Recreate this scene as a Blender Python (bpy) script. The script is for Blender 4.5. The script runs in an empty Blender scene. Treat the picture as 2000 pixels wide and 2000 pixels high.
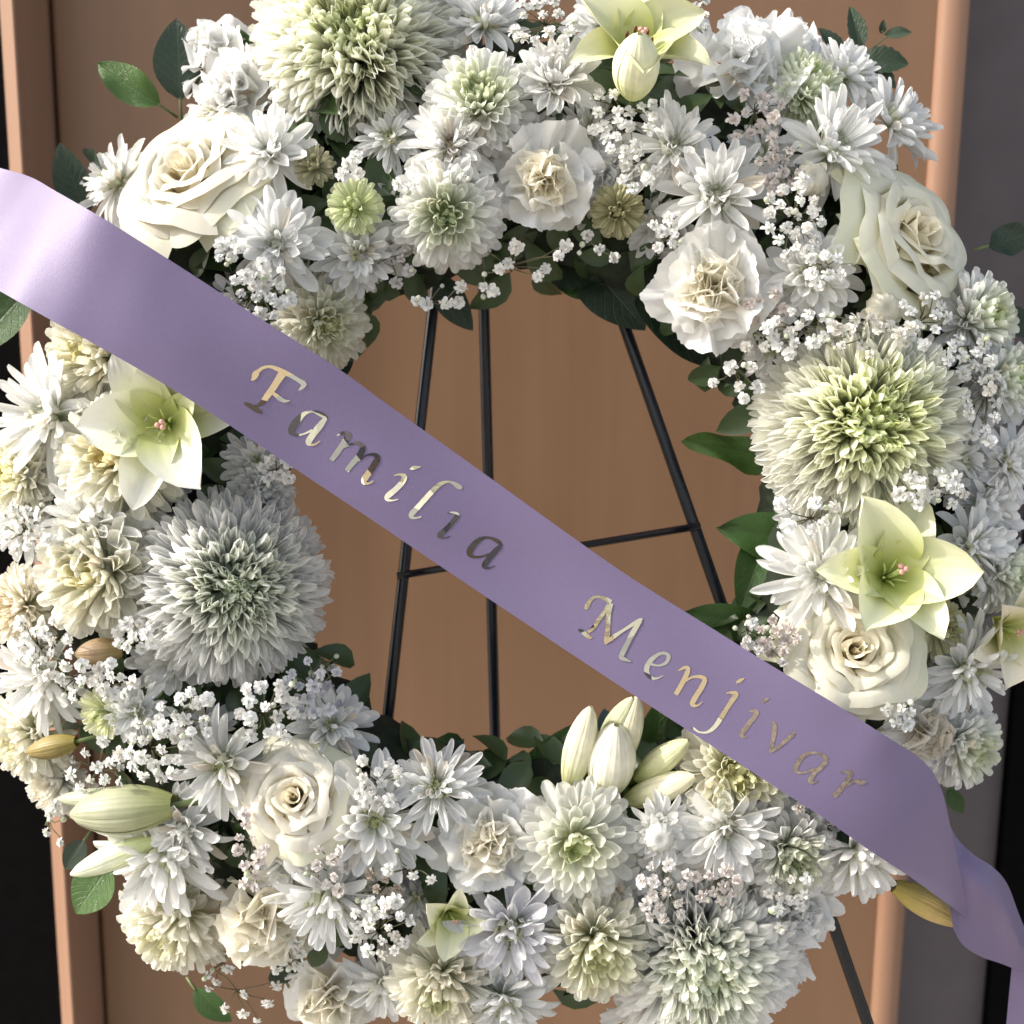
import bpy, math, random
import numpy as np
from mathutils import Matrix, Vector

random.seed(7)
sc = bpy.context.scene
col = sc.collection

# ------------------------------------------------------------------ camera
S = 0.0003                    # metres per photo pixel (2000 px frame) on the wreath's base plane
D = 0.667                     # camera distance from that plane
PITCH = math.radians(9.5)
ROLL = 0.0094
O = Vector((0, 0, 1.2))
F0 = Vector((0, math.cos(PITCH), -math.sin(PITCH)))
U0 = Vector((1, 0, 0)); V0 = Vector((0, math.sin(PITCH), math.cos(PITCH)))
AU = (U0 * math.cos(ROLL) + V0 * math.sin(ROLL)).normalized()
AV = (V0 * math.cos(ROLL) - U0 * math.sin(ROLL)).normalized()
AW = -F0
CAM = O + AW * D
cd = bpy.data.cameras.new('camera'); cam = bpy.data.objects.new('camera', cd); col.objects.link(cam)
cam.matrix_world = Matrix.Translation(CAM) @ Matrix((AU, AV, AW)).transposed().to_4x4()
cd.sensor_width = 36; cd.lens = 36 * D / (2000 * S)
cd.clip_start = 0.02; cd.clip_end = 200
cd.dof.use_dof = True; cd.dof.focus_distance = D - 0.075; cd.dof.aperture_fstop = 8.5
sc.camera = cam

# ------------------------------------------------------------------ light
SUN_EL, SUN_AZ = 33.0, -100.0        # azimuth measured from +Y (into the picture), negative = left
el, az = math.radians(SUN_EL), math.radians(SUN_AZ)
to_sun = Vector((math.sin(az) * math.cos(el), math.cos(az) * math.cos(el), math.sin(el)))
w = bpy.data.worlds.new('World'); sc.world = w; w.use_nodes = True
nt = w.node_tree
sky = nt.nodes.new('ShaderNodeTexSky'); sky.sky_type = 'NISHITA'; sky.sun_disc = False
sky.sun_elevation = el; sky.sun_rotation = az
sky.dust_density = 4.0; sky.air_density = 1.0; sky.ozone_density = 1.0
hz = nt.nodes.new('ShaderNodeHueSaturation'); hz.inputs['Saturation'].default_value = 0.60      # milky, hazy sky
nt.links.new(sky.outputs[0], hz.inputs['Color'])
nt.links.new(hz.outputs[0], nt.nodes['Background'].inputs[0]); nt.nodes['Background'].inputs[1].default_value = 0.15
sl = bpy.data.lights.new('sun', 'SUN'); sl.energy = 2.0; sl.angle = math.radians(1.2); sl.color = (1, 0.95, 0.88)
sun = bpy.data.objects.new('sun', sl); col.objects.link(sun)
sun.rotation_euler = to_sun.to_track_quat('Z', 'Y').to_euler()
sun.location = (-3, -1, 4)
sc.view_settings.view_transform = 'Standard'; sc.view_settings.look = 'None'
sc.view_settings.exposure = 0.98; sc.view_settings.gamma = 1.0
sc.cycles.use_denoising = True
sc.cycles.max_bounces = 12; sc.cycles.diffuse_bounces = 9; sc.cycles.transmission_bounces = 9

# ------------------------------------------------------------------ helpers
def at(px, py, w=0.0):
    """point of the wreath's space seen at photo pixel px, py, at height w above the base plane"""
    k = S * (1 - w / D)
    return O + AU * ((px - 1000) * k) + AV * ((1000 - py) * k) + AW * w

def on_y(px, py, Y):
    """point of the vertical plane y = Y seen at photo pixel px, py"""
    d = AU * ((px - 1000) * S) + AV * ((1000 - py) * S) - AW * D
    return CAM + d * ((Y - CAM.y) / d.y)

def tag(o, label=None, cat=None, group=None, kind=None):
    if label: o['label'] = label
    if cat: o['category'] = cat
    if group: o['group'] = group
    if kind: o['kind'] = kind
    return o

def mesh(name, verts, faces, uv=None, smooth=True, mat=None):
    me = bpy.data.meshes.new(name)
    me.from_pydata([tuple(v) for v in verts], [], faces)
    if uv is not None:
        lay = me.uv_layers.new(name='UVMap')
        idx = np.empty(len(me.loops), dtype=np.int32); me.loops.foreach_get('vertex_index', idx)
        lay.data.foreach_set('uv', np.asarray(uv, dtype=np.float32)[idx].ravel())
    if smooth: me.polygons.foreach_set('use_smooth', [True] * len(me.polygons))
    if mat: me.materials.append(mat)
    me.update()
    return me

def put(name, me, parent=None, M=None, color=None):
    o = bpy.data.objects.new(name, me); col.objects.link(o)
    if parent: o.parent = parent
    if M is not None: o.matrix_basis = M
    if color is not None: o.color = (color[0], color[1], color[2], 1)
    return o

REG = []
def empty(name, M, label, cat, group=None):
    REG.append((M.translation.copy(), label, cat))
    o = bpy.data.objects.new(name, None); col.objects.link(o)
    o.empty_display_size = 0.01; o.matrix_basis = M
    return tag(o, label, cat, group)

def grid_faces(nu, nv, off=0):
    """faces of a (nu+1) x (nv+1) grid stored row by row (nv+1 per row)"""
    return [(off + i * (nv + 1) + j, off + (i + 1) * (nv + 1) + j, off + (i + 1) * (nv + 1) + j + 1, off + i * (nv + 1) + j + 1)
            for i in range(nu) for j in range(nv)]

class MB:
    """collects surfaces into one mesh"""
    def __init__(s): s.v = []; s.f = []; s.uv = []
    def grid(s, P, uv=None):
        nu, nv = P.shape[0] - 1, P.shape[1] - 1
        s.f += grid_faces(nu, nv, len(s.v))
        s.v += [tuple(p) for p in P.reshape(-1, 3)]
        if uv is None:
            a, b = np.meshgrid(np.linspace(0, 1, nu + 1), np.linspace(0, 1, nv + 1), indexing='ij')
            uv = np.stack([b, a], -1)
        s.uv += [tuple(p) for p in uv.reshape(-1, 2)]
    def tube(s, pts, rad, n=6, cap=True):
        pts = [Vector(p) for p in pts]; R = []
        up = Vector((0.3, 0.5, 0.81))
        for i, p in enumerate(pts):
            t = (pts[min(i + 1, len(pts) - 1)] - pts[max(i - 1, 0)]).normalized()
            a = t.cross(up)
            if a.length < 1e-4: a = t.cross(Vector((1, 0, 0)))
            a.normalize(); b = t.cross(a); r = rad[i] if hasattr(rad, '__len__') else rad
            R.append([p + (a * math.cos(q) + b * math.sin(q)) * r for q in [2 * math.pi * k / n for k in range(n + 1)]])
        off = len(s.v); s.grid(np.array([[tuple(v) for v in row] for row in R]))
        if cap:
            s.f.append(tuple(off + k for k in range(n))); m = off + (len(pts) - 1) * (n + 1)
            s.f.append(tuple(m + k for k in reversed(range(n))))
    def add(s, verts, faces, uv, M=None):
        off = len(s.v)
        s.v += [tuple(M @ Vector(v)) if M else tuple(v) for v in verts]
        s.f += [tuple(off + k for k in f) for f in faces]
        s.uv += list(uv)
    def box(s, a, b):
        (x0, y0, z0), (x1, y1, z1) = a, b
        v = [(x, y, z) for x in (x0, x1) for y in (y0, y1) for z in (z0, z1)]
        off = len(s.v); s.v += v; s.uv += [(0, 0)] * 8
        s.f += [tuple(off + k for k in f) for f in ((0, 1, 3, 2), (4, 6, 7, 5), (0, 4, 5, 1), (2, 3, 7, 6), (0, 2, 6, 4), (1, 5, 7, 3))]
    def me(s, name, mat, smooth=True): return mesh(name, s.v, s.f, s.uv, smooth, mat)

def sm(a, b, x):
    t = np.clip((x - a) / (b - a), 0, 1); return t * t * (3 - 2 * t)

# ------------------------------------------------------------------ materials
def newmat(name):
    m = bpy.data.materials.new(name); m.use_nodes = True
    n = m.node_tree.nodes; n.clear()
    return m, n, m.node_tree.links

def petal_mat(name, root_tint, g0=0.0, g1=0.6, ridges=4.0, bump=0.35, rough=0.38, trans=0.3, mottling=0.05, spec=0.45, amount=1.0):
    """petal pigment: the object's own colour at the tip, running to a greener tint at the root"""
    m, n, L = newmat(name)
    out = n.new('ShaderNodeOutputMaterial')
    oi = n.new('ShaderNodeObjectInfo'); uv = n.new('ShaderNodeUVMap'); uv.uv_map = 'UVMap'
    sep = n.new('ShaderNodeSeparateXYZ'); L.new(uv.outputs[0], sep.inputs[0])
    mr = n.new('ShaderNodeMapRange'); mr.interpolation_type = 'SMOOTHSTEP'
    mr.inputs[1].default_value = g0; mr.inputs[2].default_value = g1
    mr.inputs[3].default_value = amount; mr.inputs[4].default_value = 0
    L.new(sep.outputs[1], mr.inputs[0])
    mx = n.new('ShaderNodeMix'); mx.data_type = 'RGBA'; mx.blend_type = 'MULTIPLY'
    L.new(mr.outputs[0], mx.inputs[0]); L.new(oi.outputs['Color'], mx.inputs[6]); mx.inputs[7].default_value = (*root_tint, 1)
    tc = n.new('ShaderNodeTexCoord')
    nz = n.new('ShaderNodeTexNoise'); nz.inputs['Scale'].default_value = 5; nz.inputs['Detail'].default_value = 4
    L.new(tc.outputs['Object'], nz.inputs['Vector'])
    hsv = n.new('ShaderNodeHueSaturation'); L.new(mx.outputs[2], hsv.inputs['Color'])
    mv = n.new('ShaderNodeMapRange'); mv.inputs[3].default_value = 1 - mottling; mv.inputs[4].default_value = 1 + mottling
    L.new(nz.outputs['Fac'], mv.inputs[0]); L.new(mv.outputs[0], hsv.inputs['Value'])
    # fine veins along the petal
    mul = n.new('ShaderNodeMath'); mul.operation = 'MULTIPLY'; mul.inputs[1].default_value = ridges * 2 * math.pi
    L.new(sep.outputs[0], mul.inputs[0])
    add = n.new('ShaderNodeMath'); add.operation = 'MULTIPLY_ADD'; add.inputs[1].default_value = 3.0
    L.new(nz.outputs['Fac'], add.inputs[0]); L.new(mul.outputs[0], add.inputs[2])
    sn = n.new('ShaderNodeMath'); sn.operation = 'SINE'; L.new(add.outputs[0], sn.inputs[0])
    bp = n.new('ShaderNodeBump'); bp.inputs['Strength'].default_value = bump; bp.inputs['Distance'].default_value = 0.00035
    L.new(sn.outputs[0], bp.inputs['Height'])
    p = n.new('ShaderNodeBsdfPrincipled'); p.inputs['Roughness'].default_value = rough
    p.inputs['Specular IOR Level'].default_value = spec
    L.new(hsv.outputs[0], p.inputs['Base Color']); L.new(bp.outputs[0], p.inputs['Normal'])
    tr = n.new('ShaderNodeBsdfTranslucent'); L.new(hsv.outputs[0], tr.inputs['Color'])
    ms = n.new('ShaderNodeMixShader'); ms.inputs[0].default_value = trans
    L.new(p.outputs[0], ms.inputs[1]); L.new(tr.outputs[0], ms.inputs[2]); L.new(ms.outputs[0], out.inputs[0])
    return m

M_PET = petal_mat('petal_white', (0.82, 0.88, 0.66), 0.0, 0.45, ridges=3, trans=0.40)
M_MUM = petal_mat('petal_pompon', (0.96, 0.985, 0.86), 0.15, 0.7, ridges=2, trans=0.5)
M_ROSE = petal_mat('petal_rose', (1.0, 0.95, 0.82), 0.0, 0.9, ridges=10, bump=0.08, rough=0.5, trans=0.28)
M_CARN = petal_mat('petal_carnation', (1.0, 0.97, 0.88), 0.1, 0.8, ridges=7, bump=0.25, rough=0.65, trans=0.35, spec=0.15)
M_LILY = petal_mat('petal_lily', (0.66, 0.72, 0.26), 0.05, 0.85, ridges=6, bump=0.2, rough=0.42, trans=0.18, spec=0.35)
M_LBUD = petal_mat('bud_skin', (0.82, 0.86, 0.52), 0.0, 0.6, ridges=5, bump=0.2, rough=0.5, trans=0.12, mottling=0.3)
M_FLOR = petal_mat('petal_floret', (0.6, 0.72, 0.45), 0.0, 0.4, ridges=2, bump=0.2, rough=0.6, trans=0.3)

def simple(name, c, rough=0.5, metal=0.0, spec=0.5, noise=0.0, scale=40, bump=0.0, bdist=0.001, coat=0):
    m, n, L = newmat(name)
    out = n.new('ShaderNodeOutputMaterial'); p = n.new('ShaderNodeBsdfPrincipled')
    L.new(p.outputs[0], out.inputs[0])
    p.inputs['Base Color'].default_value = (*c, 1); p.inputs['Roughness'].default_value = rough
    p.inputs['Metallic'].default_value = metal; p.inputs['Specular IOR Level'].default_value = spec
    p.inputs['Coat Weight'].default_value = coat
    if noise or bump:
        tc = n.new('ShaderNodeTexCoord'); nz = n.new('ShaderNodeTexNoise')
        nz.inputs['Scale'].default_value = scale; nz.inputs['Detail'].default_value = 6
        L.new(tc.outputs['Object'], nz.inputs['Vector'])
        if noise:
            h = n.new('ShaderNodeHueSaturation'); h.inputs['Color'].default_value = (*c, 1)
            r = n.new('ShaderNodeMapRange'); r.inputs[1].default_value = 0.3; r.inputs[2].default_value = 0.7
            r.inputs[3].default_value = 1 - noise; r.inputs[4].default_value = 1 + noise
            L.new(nz.outputs['Fac'], r.inputs[0]); L.new(r.outputs[0], h.inputs['Value']); L.new(h.outputs[0], p.inputs['Base Color'])
        if bump:
            b = n.new('ShaderNodeBump'); b.inputs['Strength'].default_value = bump; b.inputs['Distance'].default_value = bdist
            L.new(nz.outputs['Fac'], b.inputs['Height']); L.new(b.outputs[0], p.inputs['Normal'])
    return m

M_STEM = simple('stem_green', (0.13, 0.17, 0.06), 0.6)
M_TWIG = simple('stem_brown', (0.16, 0.15, 0.08), 0.6)
M_STAMEN = simple('filament', (0.50, 0.58, 0.20), 0.5)
M_ANTHER = simple('anther', (0.16, 0.035, 0.02), 0.6)
M_STIGMA = simple('stigma', (0.62, 0.33, 0.27), 0.55)
M_MOSS = simple('moss', (0.016, 0.024, 0.011), 0.9, noise=0.5, scale=60, bump=0.8, bdist=0.004)
M_METAL = simple('black_wire', (0.006, 0.007, 0.011), 0.28, spec=0.5, noise=0.3, scale=300, bump=0.15, bdist=0.0004)
M_GRAY = simple('painted_wall', (0.105, 0.090, 0.094), 0.75, noise=0.08, scale=25, bump=0.12, bdist=0.002)
M_BLACK = simple('void_backdrop', (0.0025, 0.0022, 0.0024), 0.95, spec=0.08, noise=0.3, scale=60)
M_GROUND = simple('concrete', (0.39, 0.355, 0.305), 0.9, noise=0.2, scale=6, bump=0.3, bdist=0.003)

def leaf_mat():
    m, n, L = newmat('leaf_blade')
    out = n.new('ShaderNodeOutputMaterial'); p = n.new('ShaderNodeBsdfPrincipled')
    oi = n.new('ShaderNodeObjectInfo'); uv = n.new('ShaderNodeUVMap'); uv.uv_map = 'UVMap'
    sep = n.new('ShaderNodeSeparateXYZ'); L.new(uv.outputs[0], sep.inputs[0])
    # u: -> distance from the midrib
    a = n.new('ShaderNodeMath'); a.operation = 'SUBTRACT'; a.inputs[1].default_value = 0.5; L.new(sep.outputs[0], a.inputs[0])
    b = n.new('ShaderNodeMath'); b.operation = 'ABSOLUTE'; L.new(a.outputs[0], b.inputs[0])
    # side veins: sine of v - |u|
    c = n.new('ShaderNodeMath'); c.operation = 'MULTIPLY_ADD'; c.inputs[1].default_value = -0.55
    L.new(b.outputs[0], c.inputs[0]); L.new(sep.outputs[1], c.inputs[2])
    d = n.new('ShaderNodeMath'); d.operation = 'MULTIPLY'; d.inputs[1].default_value = 52; L.new(c.outputs[0], d.inputs[0])
    e = n.new('ShaderNodeMath'); e.operation = 'SINE'; L.new(d.outputs[0], e.inputs[0])
    e2 = n.new('ShaderNodeMapRange'); e2.inputs[1].default_value = 0.86; e2.inputs[2].default_value = 1.0; L.new(e.outputs[0], e2.inputs[0])
    mid = n.new('ShaderNodeMapRange'); mid.inputs[1].default_value = 0.0; mid.inputs[2].default_value = 0.035
    mid.inputs[3].default_value = 1; mid.inputs[4].default_value = 0; L.new(b.outputs[0], mid.inputs[0])
    mx0 = n.new('ShaderNodeMath'); mx0.operation = 'MAXIMUM'; L.new(e2.outputs[0], mx0.inputs[0]); L.new(mid.outputs[0], mx0.inputs[1])
    vo = n.new('ShaderNodeTexVoronoi'); vo.feature = 'DISTANCE_TO_EDGE'; vo.inputs['Scale'].default_value = 26; L.new(uv.outputs[0], vo.inputs['Vector'])
    v2 = n.new('ShaderNodeMapRange'); v2.inputs[1].default_value = 0; v2.inputs[2].default_value = 0.12; v2.inputs[3].default_value = 0.45; v2.inputs[4].default_value = 0
    L.new(vo.outputs[0], v2.inputs[0])
    mx = n.new('ShaderNodeMath'); mx.operation = 'MAXIMUM'; L.new(mx0.outputs[0], mx.inputs[0]); L.new(v2.outputs[0], mx.inputs[1])
    nz = n.new('ShaderNodeTexNoise'); nz.inputs['Scale'].default_value = 6; L.new(uv.outputs[0], nz.inputs['Vector'])
    h = n.new('ShaderNodeHueSaturation'); L.new(oi.outputs['Color'], h.inputs['Color'])
    r = n.new('ShaderNodeMapRange'); r.inputs[3].default_value = 0.7; r.inputs[4].default_value = 1.3; L.new(nz.outputs['Fac'], r.inputs[0]); L.new(r.outputs[0], h.inputs['Value'])
    mc = n.new('ShaderNodeMix'); mc.data_type = 'RGBA'; mc.inputs[7].default_value = (0.10, 0.15, 0.05, 1)
    f = n.new('ShaderNodeMath'); f.operation = 'MULTIPLY'; f.inputs[1].default_value = 0.3; L.new(mx.outputs[0], f.inputs[0])
    L.new(f.outputs[0], mc.inputs[0]); L.new(h.outputs[0], mc.inputs[6]); L.new(mc.outputs[2], p.inputs['Base Color'])
    bp = n.new('ShaderNodeBump'); bp.invert = True; bp.inputs['Strength'].default_value = 0.5; bp.inputs['Distance'].default_value = 0.0006
    L.new(mx.outputs[0], bp.inputs['Height']); L.new(bp.outputs[0], p.inputs['Normal'])
    p.inputs['Roughness'].default_value = 0.36; p.inputs['Specular IOR Level'].default_value = 0.45
    tr = n.new('ShaderNodeBsdfTranslucent'); L.new(h.outputs[0], tr.inputs['Color'])
    ms = n.new('ShaderNodeMixShader'); ms.inputs[0].default_value = 0.15
    L.new(p.outputs[0], ms.inputs[1]); L.new(tr.outputs[0], ms.inputs[2]); L.new(ms.outputs[0], out.inputs[0])
    return m
M_LEAF = leaf_mat()

def wood_mat(name, c1, c2, rough=0.42):
    m, n, L = newmat(name)
    out = n.new('ShaderNodeOutputMaterial'); p = n.new('ShaderNodeBsdfPrincipled'); L.new(p.outputs[0], out.inputs[0])
    tc = n.new('ShaderNodeTexCoord')
    mp = n.new('ShaderNodeMapping'); mp.inputs['Scale'].default_value = (60, 60, 2.2); L.new(tc.outputs['Object'], mp.inputs[0])
    nz = n.new('ShaderNodeTexNoise'); nz.inputs['Scale'].default_value = 1.0; nz.inputs['Detail'].default_value = 7; nz.inputs['Distortion'].default_value = 0.6
    L.new(mp.outputs[0], nz.inputs['Vector'])
    mp2 = n.new('ShaderNodeMapping'); mp2.inputs['Scale'].default_value = (6, 6, 1.8); L.new(tc.outputs['Object'], mp2.inputs[0])
    n2 = n.new('ShaderNodeTexNoise'); n2.inputs['Scale'].default_value = 1.0; n2.inputs['Detail'].default_value = 3; L.new(mp2.outputs[0], n2.inputs['Vector'])
    ad = n.new('ShaderNodeMath'); ad.operation = 'MULTIPLY_ADD'; ad.inputs[1].default_value = 0.3
    L.new(nz.outputs['Fac'], ad.inputs[0]); L.new(n2.outputs['Fac'], ad.inputs[2])
    mr = n.new('ShaderNodeMapRange'); mr.inputs[1].default_value = 0.45; mr.inputs[2].default_value = 0.85; L.new(ad.outputs[0], mr.inputs[0])
    mc = n.new('ShaderNodeMix'); mc.data_type = 'RGBA'; mc.inputs[6].default_value = (*c1, 1); mc.inputs[7].default_value = (*c2, 1)
    L.new(mr.outputs[0], mc.inputs[0]); L.new(mc.outputs[2], p.inputs['Base Color'])
    bp = n.new('ShaderNodeBump'); bp.inputs['Strength'].default_value = 0.15; bp.inputs['Distance'].default_value = 0.0006
    L.new(nz.outputs['Fac'], bp.inputs['Height']); L.new(bp.outputs[0], p.inputs['Normal'])
    p.inputs['Roughness'].default_value = rough; p.inputs['Specular IOR Level'].default_value = 0.35
    return m
M_WOOD = wood_mat('door_wood', (0.185, 0.102, 0.055), (0.235, 0.134, 0.076))
M_TRIM = wood_mat('trim_wood', (0.235, 0.132, 0.082), (0.30, 0.172, 0.110), 0.6)

def satin_mat():
    m, n, L = newmat('lavender_satin')
    out = n.new('ShaderNodeOutputMaterial'); p = n.new('ShaderNodeBsdfPrincipled')
    uv = n.new('ShaderNodeUVMap'); uv.uv_map = 'UVMap'; sep = n.new('ShaderNodeSeparateXYZ'); L.new(uv.outputs[0], sep.inputs[0])
    mu = n.new('ShaderNodeMath'); mu.operation = 'MULTIPLY'; mu.inputs[1].default_value = 2 * math.pi * 70; L.new(sep.outputs[0], mu.inputs[0])
    sn = n.new('ShaderNodeMath'); sn.operation = 'SINE'; L.new(mu.outputs[0], sn.inputs[0])
    tc = n.new('ShaderNodeTexCoord'); nz = n.new('ShaderNodeTexNoise'); nz.inputs['Scale'].default_value = 900; L.new(tc.outputs['Object'], nz.inputs['Vector'])
    ad = n.new('ShaderNodeMath'); ad.operation = 'MULTIPLY_ADD'; ad.inputs[1].default_value = 1.2; L.new(nz.outputs['Fac'], ad.inputs[0]); L.new(sn.outputs[0], ad.inputs[2])
    bp = n.new('ShaderNodeBump'); bp.inputs['Strength'].default_value = 0.35; bp.inputs['Distance'].default_value = 0.00012
    L.new(ad.outputs[0], bp.inputs['Height'])
    p.inputs['Base Color'].default_value = (0.182, 0.145, 0.246, 1); p.inputs['Roughness'].default_value = 0.38
    p.inputs['Specular IOR Level'].default_value = 0.6; p.inputs['Specular Tint'].default_value = (0.80, 0.76, 1, 1)
    p.inputs['Sheen Weight'].default_value = 0.12; p.inputs['Sheen Roughness'].default_value = 0.4; p.inputs['Sheen Tint'].default_value = (0.75, 0.7, 1, 1)
    L.new(bp.outputs[0], p.inputs['Normal'])
    tr = n.new('ShaderNodeBsdfTranslucent'); tr.inputs['Color'].default_value = (0.26, 0.20, 0.36, 1)
    ms = n.new('ShaderNodeMixShader'); ms.inputs[0].default_value = 0.12
    L.new(p.outputs[0], ms.inputs[1]); L.new(tr.outputs[0], ms.inputs[2]); L.new(ms.outputs[0], out.inputs[0])
    return m
M_SATIN = satin_mat()

def foil_mat():
    m, n, L = newmat('gold_foil')
    out = n.new('ShaderNodeOutputMaterial'); p = n.new('ShaderNodeBsdfPrincipled'); L.new(p.outputs[0], out.inputs[0])
    tc = n.new('ShaderNodeTexCoord')
    vo = n.new('ShaderNodeTexVoronoi'); vo.inputs['Scale'].default_value = 62; L.new(tc.outputs['Object'], vo.inputs['Vector'])
    nz = n.new('ShaderNodeTexNoise'); nz.inputs['Scale'].default_value = 260; L.new(tc.outputs['Object'], nz.inputs['Vector'])
    # crinkled foil: every facet leans its own way
    g = n.new('ShaderNodeNewGeometry')
    sb = n.new('ShaderNodeVectorMath'); sb.operation = 'SUBTRACT'; sb.inputs[1].default_value = (0.5, 0.5, 0.42); L.new(vo.outputs['Color'], sb.inputs[0])
    sc_ = n.new('ShaderNodeVectorMath'); sc_.operation = 'SCALE'; sc_.inputs['Scale'].default_value = 0.55; L.new(sb.outputs[0], sc_.inputs[0])
    ad = n.new('ShaderNodeVectorMath'); ad.operation = 'ADD'; L.new(g.outputs['Normal'], ad.inputs[0]); L.new(sc_.outputs[0], ad.inputs[1])
    no = n.new('ShaderNodeVectorMath'); no.operation = 'NORMALIZE'; L.new(ad.outputs[0], no.inputs[0])
    bp = n.new('ShaderNodeBump'); bp.inputs['Strength'].default_value = 0.5; bp.inputs['Distance'].default_value = 0.0003
    L.new(nz.outputs['Fac'], bp.inputs['Height']); L.new(no.outputs[0], bp.inputs['Normal']); L.new(bp.outputs[0], p.inputs['Normal'])
    # dark reflections in the foil, put into the base colour as bronze patches
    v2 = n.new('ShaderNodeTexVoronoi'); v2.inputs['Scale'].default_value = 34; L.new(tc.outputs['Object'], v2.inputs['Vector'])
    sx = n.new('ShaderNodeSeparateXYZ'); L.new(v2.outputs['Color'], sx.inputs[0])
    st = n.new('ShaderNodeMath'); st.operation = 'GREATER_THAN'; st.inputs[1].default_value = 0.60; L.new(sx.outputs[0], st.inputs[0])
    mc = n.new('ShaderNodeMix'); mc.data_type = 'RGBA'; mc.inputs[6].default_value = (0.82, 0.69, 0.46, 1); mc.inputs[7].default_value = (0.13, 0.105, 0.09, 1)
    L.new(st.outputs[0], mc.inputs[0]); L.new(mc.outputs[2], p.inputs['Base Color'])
    p.inputs['Base Color'].default_value = (0.82, 0.69, 0.46, 1); p.inputs['Metallic'].default_value = 1; p.inputs['Roughness'].default_value = 0.16
    return m
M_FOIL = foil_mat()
M_WORN = simple('worn_foil', (0.27, 0.215, 0.165), 0.42, metal=0.45, spec=0.5, noise=0.45, scale=420, bump=0.4, bdist=0.0002)

# ------------------------------------------------------------------ background: door, wall, ground
YD = 0.33
def door():
    # x of upright lines where they cross photo row 1000
    X = lambda px, Y=YD: on_y(px, 1000, Y).x
    z0, z1 = 0.0, 2.3
    r = empty('wooden_door', Matrix.Translation((0, YD, 0)), 'brown wooden door standing behind the wreath and its easel', 'door')
    inv = Matrix.Translation((0, -YD, 0))
    def part(name, mb, mat, smooth=False):
        me = mb.me(name, mat, smooth); me.transform(inv); return put(name, me, r)
    # slab with a rounded left arris and bullnosed right edge
    xl, xr = X(152), X(1766)
    mb = MB()
    prof = [(xl, YD + 0.04)] + [(xl + 0.0045 * (1 - math.cos(a)), YD + 0.0045 * (1 - math.sin(a))) for a in np.linspace(0, math.pi / 2, 6)]
    prof += [(xr, YD)]
    P = np.array([[(x, y, z) for x, y in prof] for z in (z0, z1)]); mb.grid(P)
    part('panel', mb, M_WOOD, False)
    # edge moulding: a rounded upright bead along the right of the slab
    xb0, xb1 = X(1766), X(1822); mb = MB(); n = 16
    cx = (xb0 + xb1) / 2; rx = (xb1 - xb0) / 2
    prof = [(xb0, YD + 0.002)] + [(cx - rx * math.cos(a), YD - 0.010 * math.sin(a) ** 0.8) for a in np.linspace(0.05, math.pi - 0.05, n)] + [(xb1, YD + 0.09)]
    mb.grid(np.array([[(x, y, z) for x, y in prof] for z in (z0, z1)]))
    part('edge_moulding', mb, M_TRIM, True)
    # left jamb: canted face, return towards the slab, then the dark gap
    yf = YD - 0.05
    xa, xb = X(44, yf - 0.0), X(86, yf); xc = X(146)
    mb = MB()
    prof = [(xa, YD + 0.05), (xa, yf + 0.016), (xa + 0.001, yf + 0.0145), (xb - 0.0015, yf), (xb, yf + 0.001), (xc, YD + 0.005), (xc, YD + 0.06)]
    mb.grid(np.array([[(x, y, z) for x, y in prof] for z in (z0, z1)]))
    part('jamb', mb, M_TRIM, False)
    mb = MB(); mb.box((xa + 0.01, YD + 0.05, z0), (xr, YD + 0.09, z1)); part('backing', mb, M_BLACK)
    # far wall; the dark voids are put in as black-coloured backdrops
    Yw = YD + 0.10
    mb = MB(); mb.box((X(1800, Yw), Yw, 0), (X(2001, Yw), Yw + 0.1, 3.0))
    put('wall', mb.me('wall', M_GRAY, False)).__setitem__('kind', 'structure')
    o = put('void_backdrop', (lambda b: (b.box((X(2001, Yw) + 0.0005, Yw - 0.012, 0), (X(2001, Yw) + 0.8, Yw + 0.08, 3.0)), b.me('void_backdrop', M_BLACK, False))[1])(MB()))
    tag(o, 'black backdrop standing in for the dark void at the right edge beside the grey wall', 'backdrop')
    o = put('void_backdrop', (lambda b: (b.box((xa - 0.8, Yw - 0.01, 0), (xa - 0.001, Yw + 0.08, 3.0)), b.me('void_backdrop', M_BLACK, False))[1])(MB()))
    tag(o, 'black backdrop standing in for the dark void at the left edge beside the door jamb', 'backdrop')
    mb = MB(); mb.box((-40, -60, -0.1), (40, 6, 0)); g = put('ground', mb.me('ground', M_GROUND, False)); g['kind'] = 'structure'
door()

# ------------------------------------------------------------------ easel
def easel():
    r = empty('easel', Matrix.Translation((0.02, 0.1, 0)), 'black wire easel with three legs behind the wreath', 'easel')
    inv = Matrix.Translation((-0.02, -0.1, 0))
    def leg(name, a, b, rad, lo=0.0):
        d = (b - a)
        bot = a + d * ((lo - a.z) / d.z) if lo is not None else b
        top = a - d * 0.45
        k = 24; mb = MB()
        mb.tube([top.lerp(bot, i / k) for i in range(k + 1)], rad, 10)
        me = mb.me(name, M_METAL); me.transform(inv); put(name, me, r)
    leg('leg', at(846, 600, -0.052), at(752, 1450, -0.045), 0.0036)
    leg('leg', at(942, 480, -0.062), at(968, 1480, -0.115), 0.0036)
    leg('leg', at(1207, 600, -0.052), at(1695, 2000, -0.035), 0.0038)
    mb = MB(); mb.tube([at(776, 1125, -0.046).lerp(at(1368, 1027, -0.043), t) for t in np.linspace(0, 1, 9)], 0.0025, 8)
    me = mb.me('crossbar', M_METAL); me.transform(inv); put('crossbar', me, r)
easel()

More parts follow.
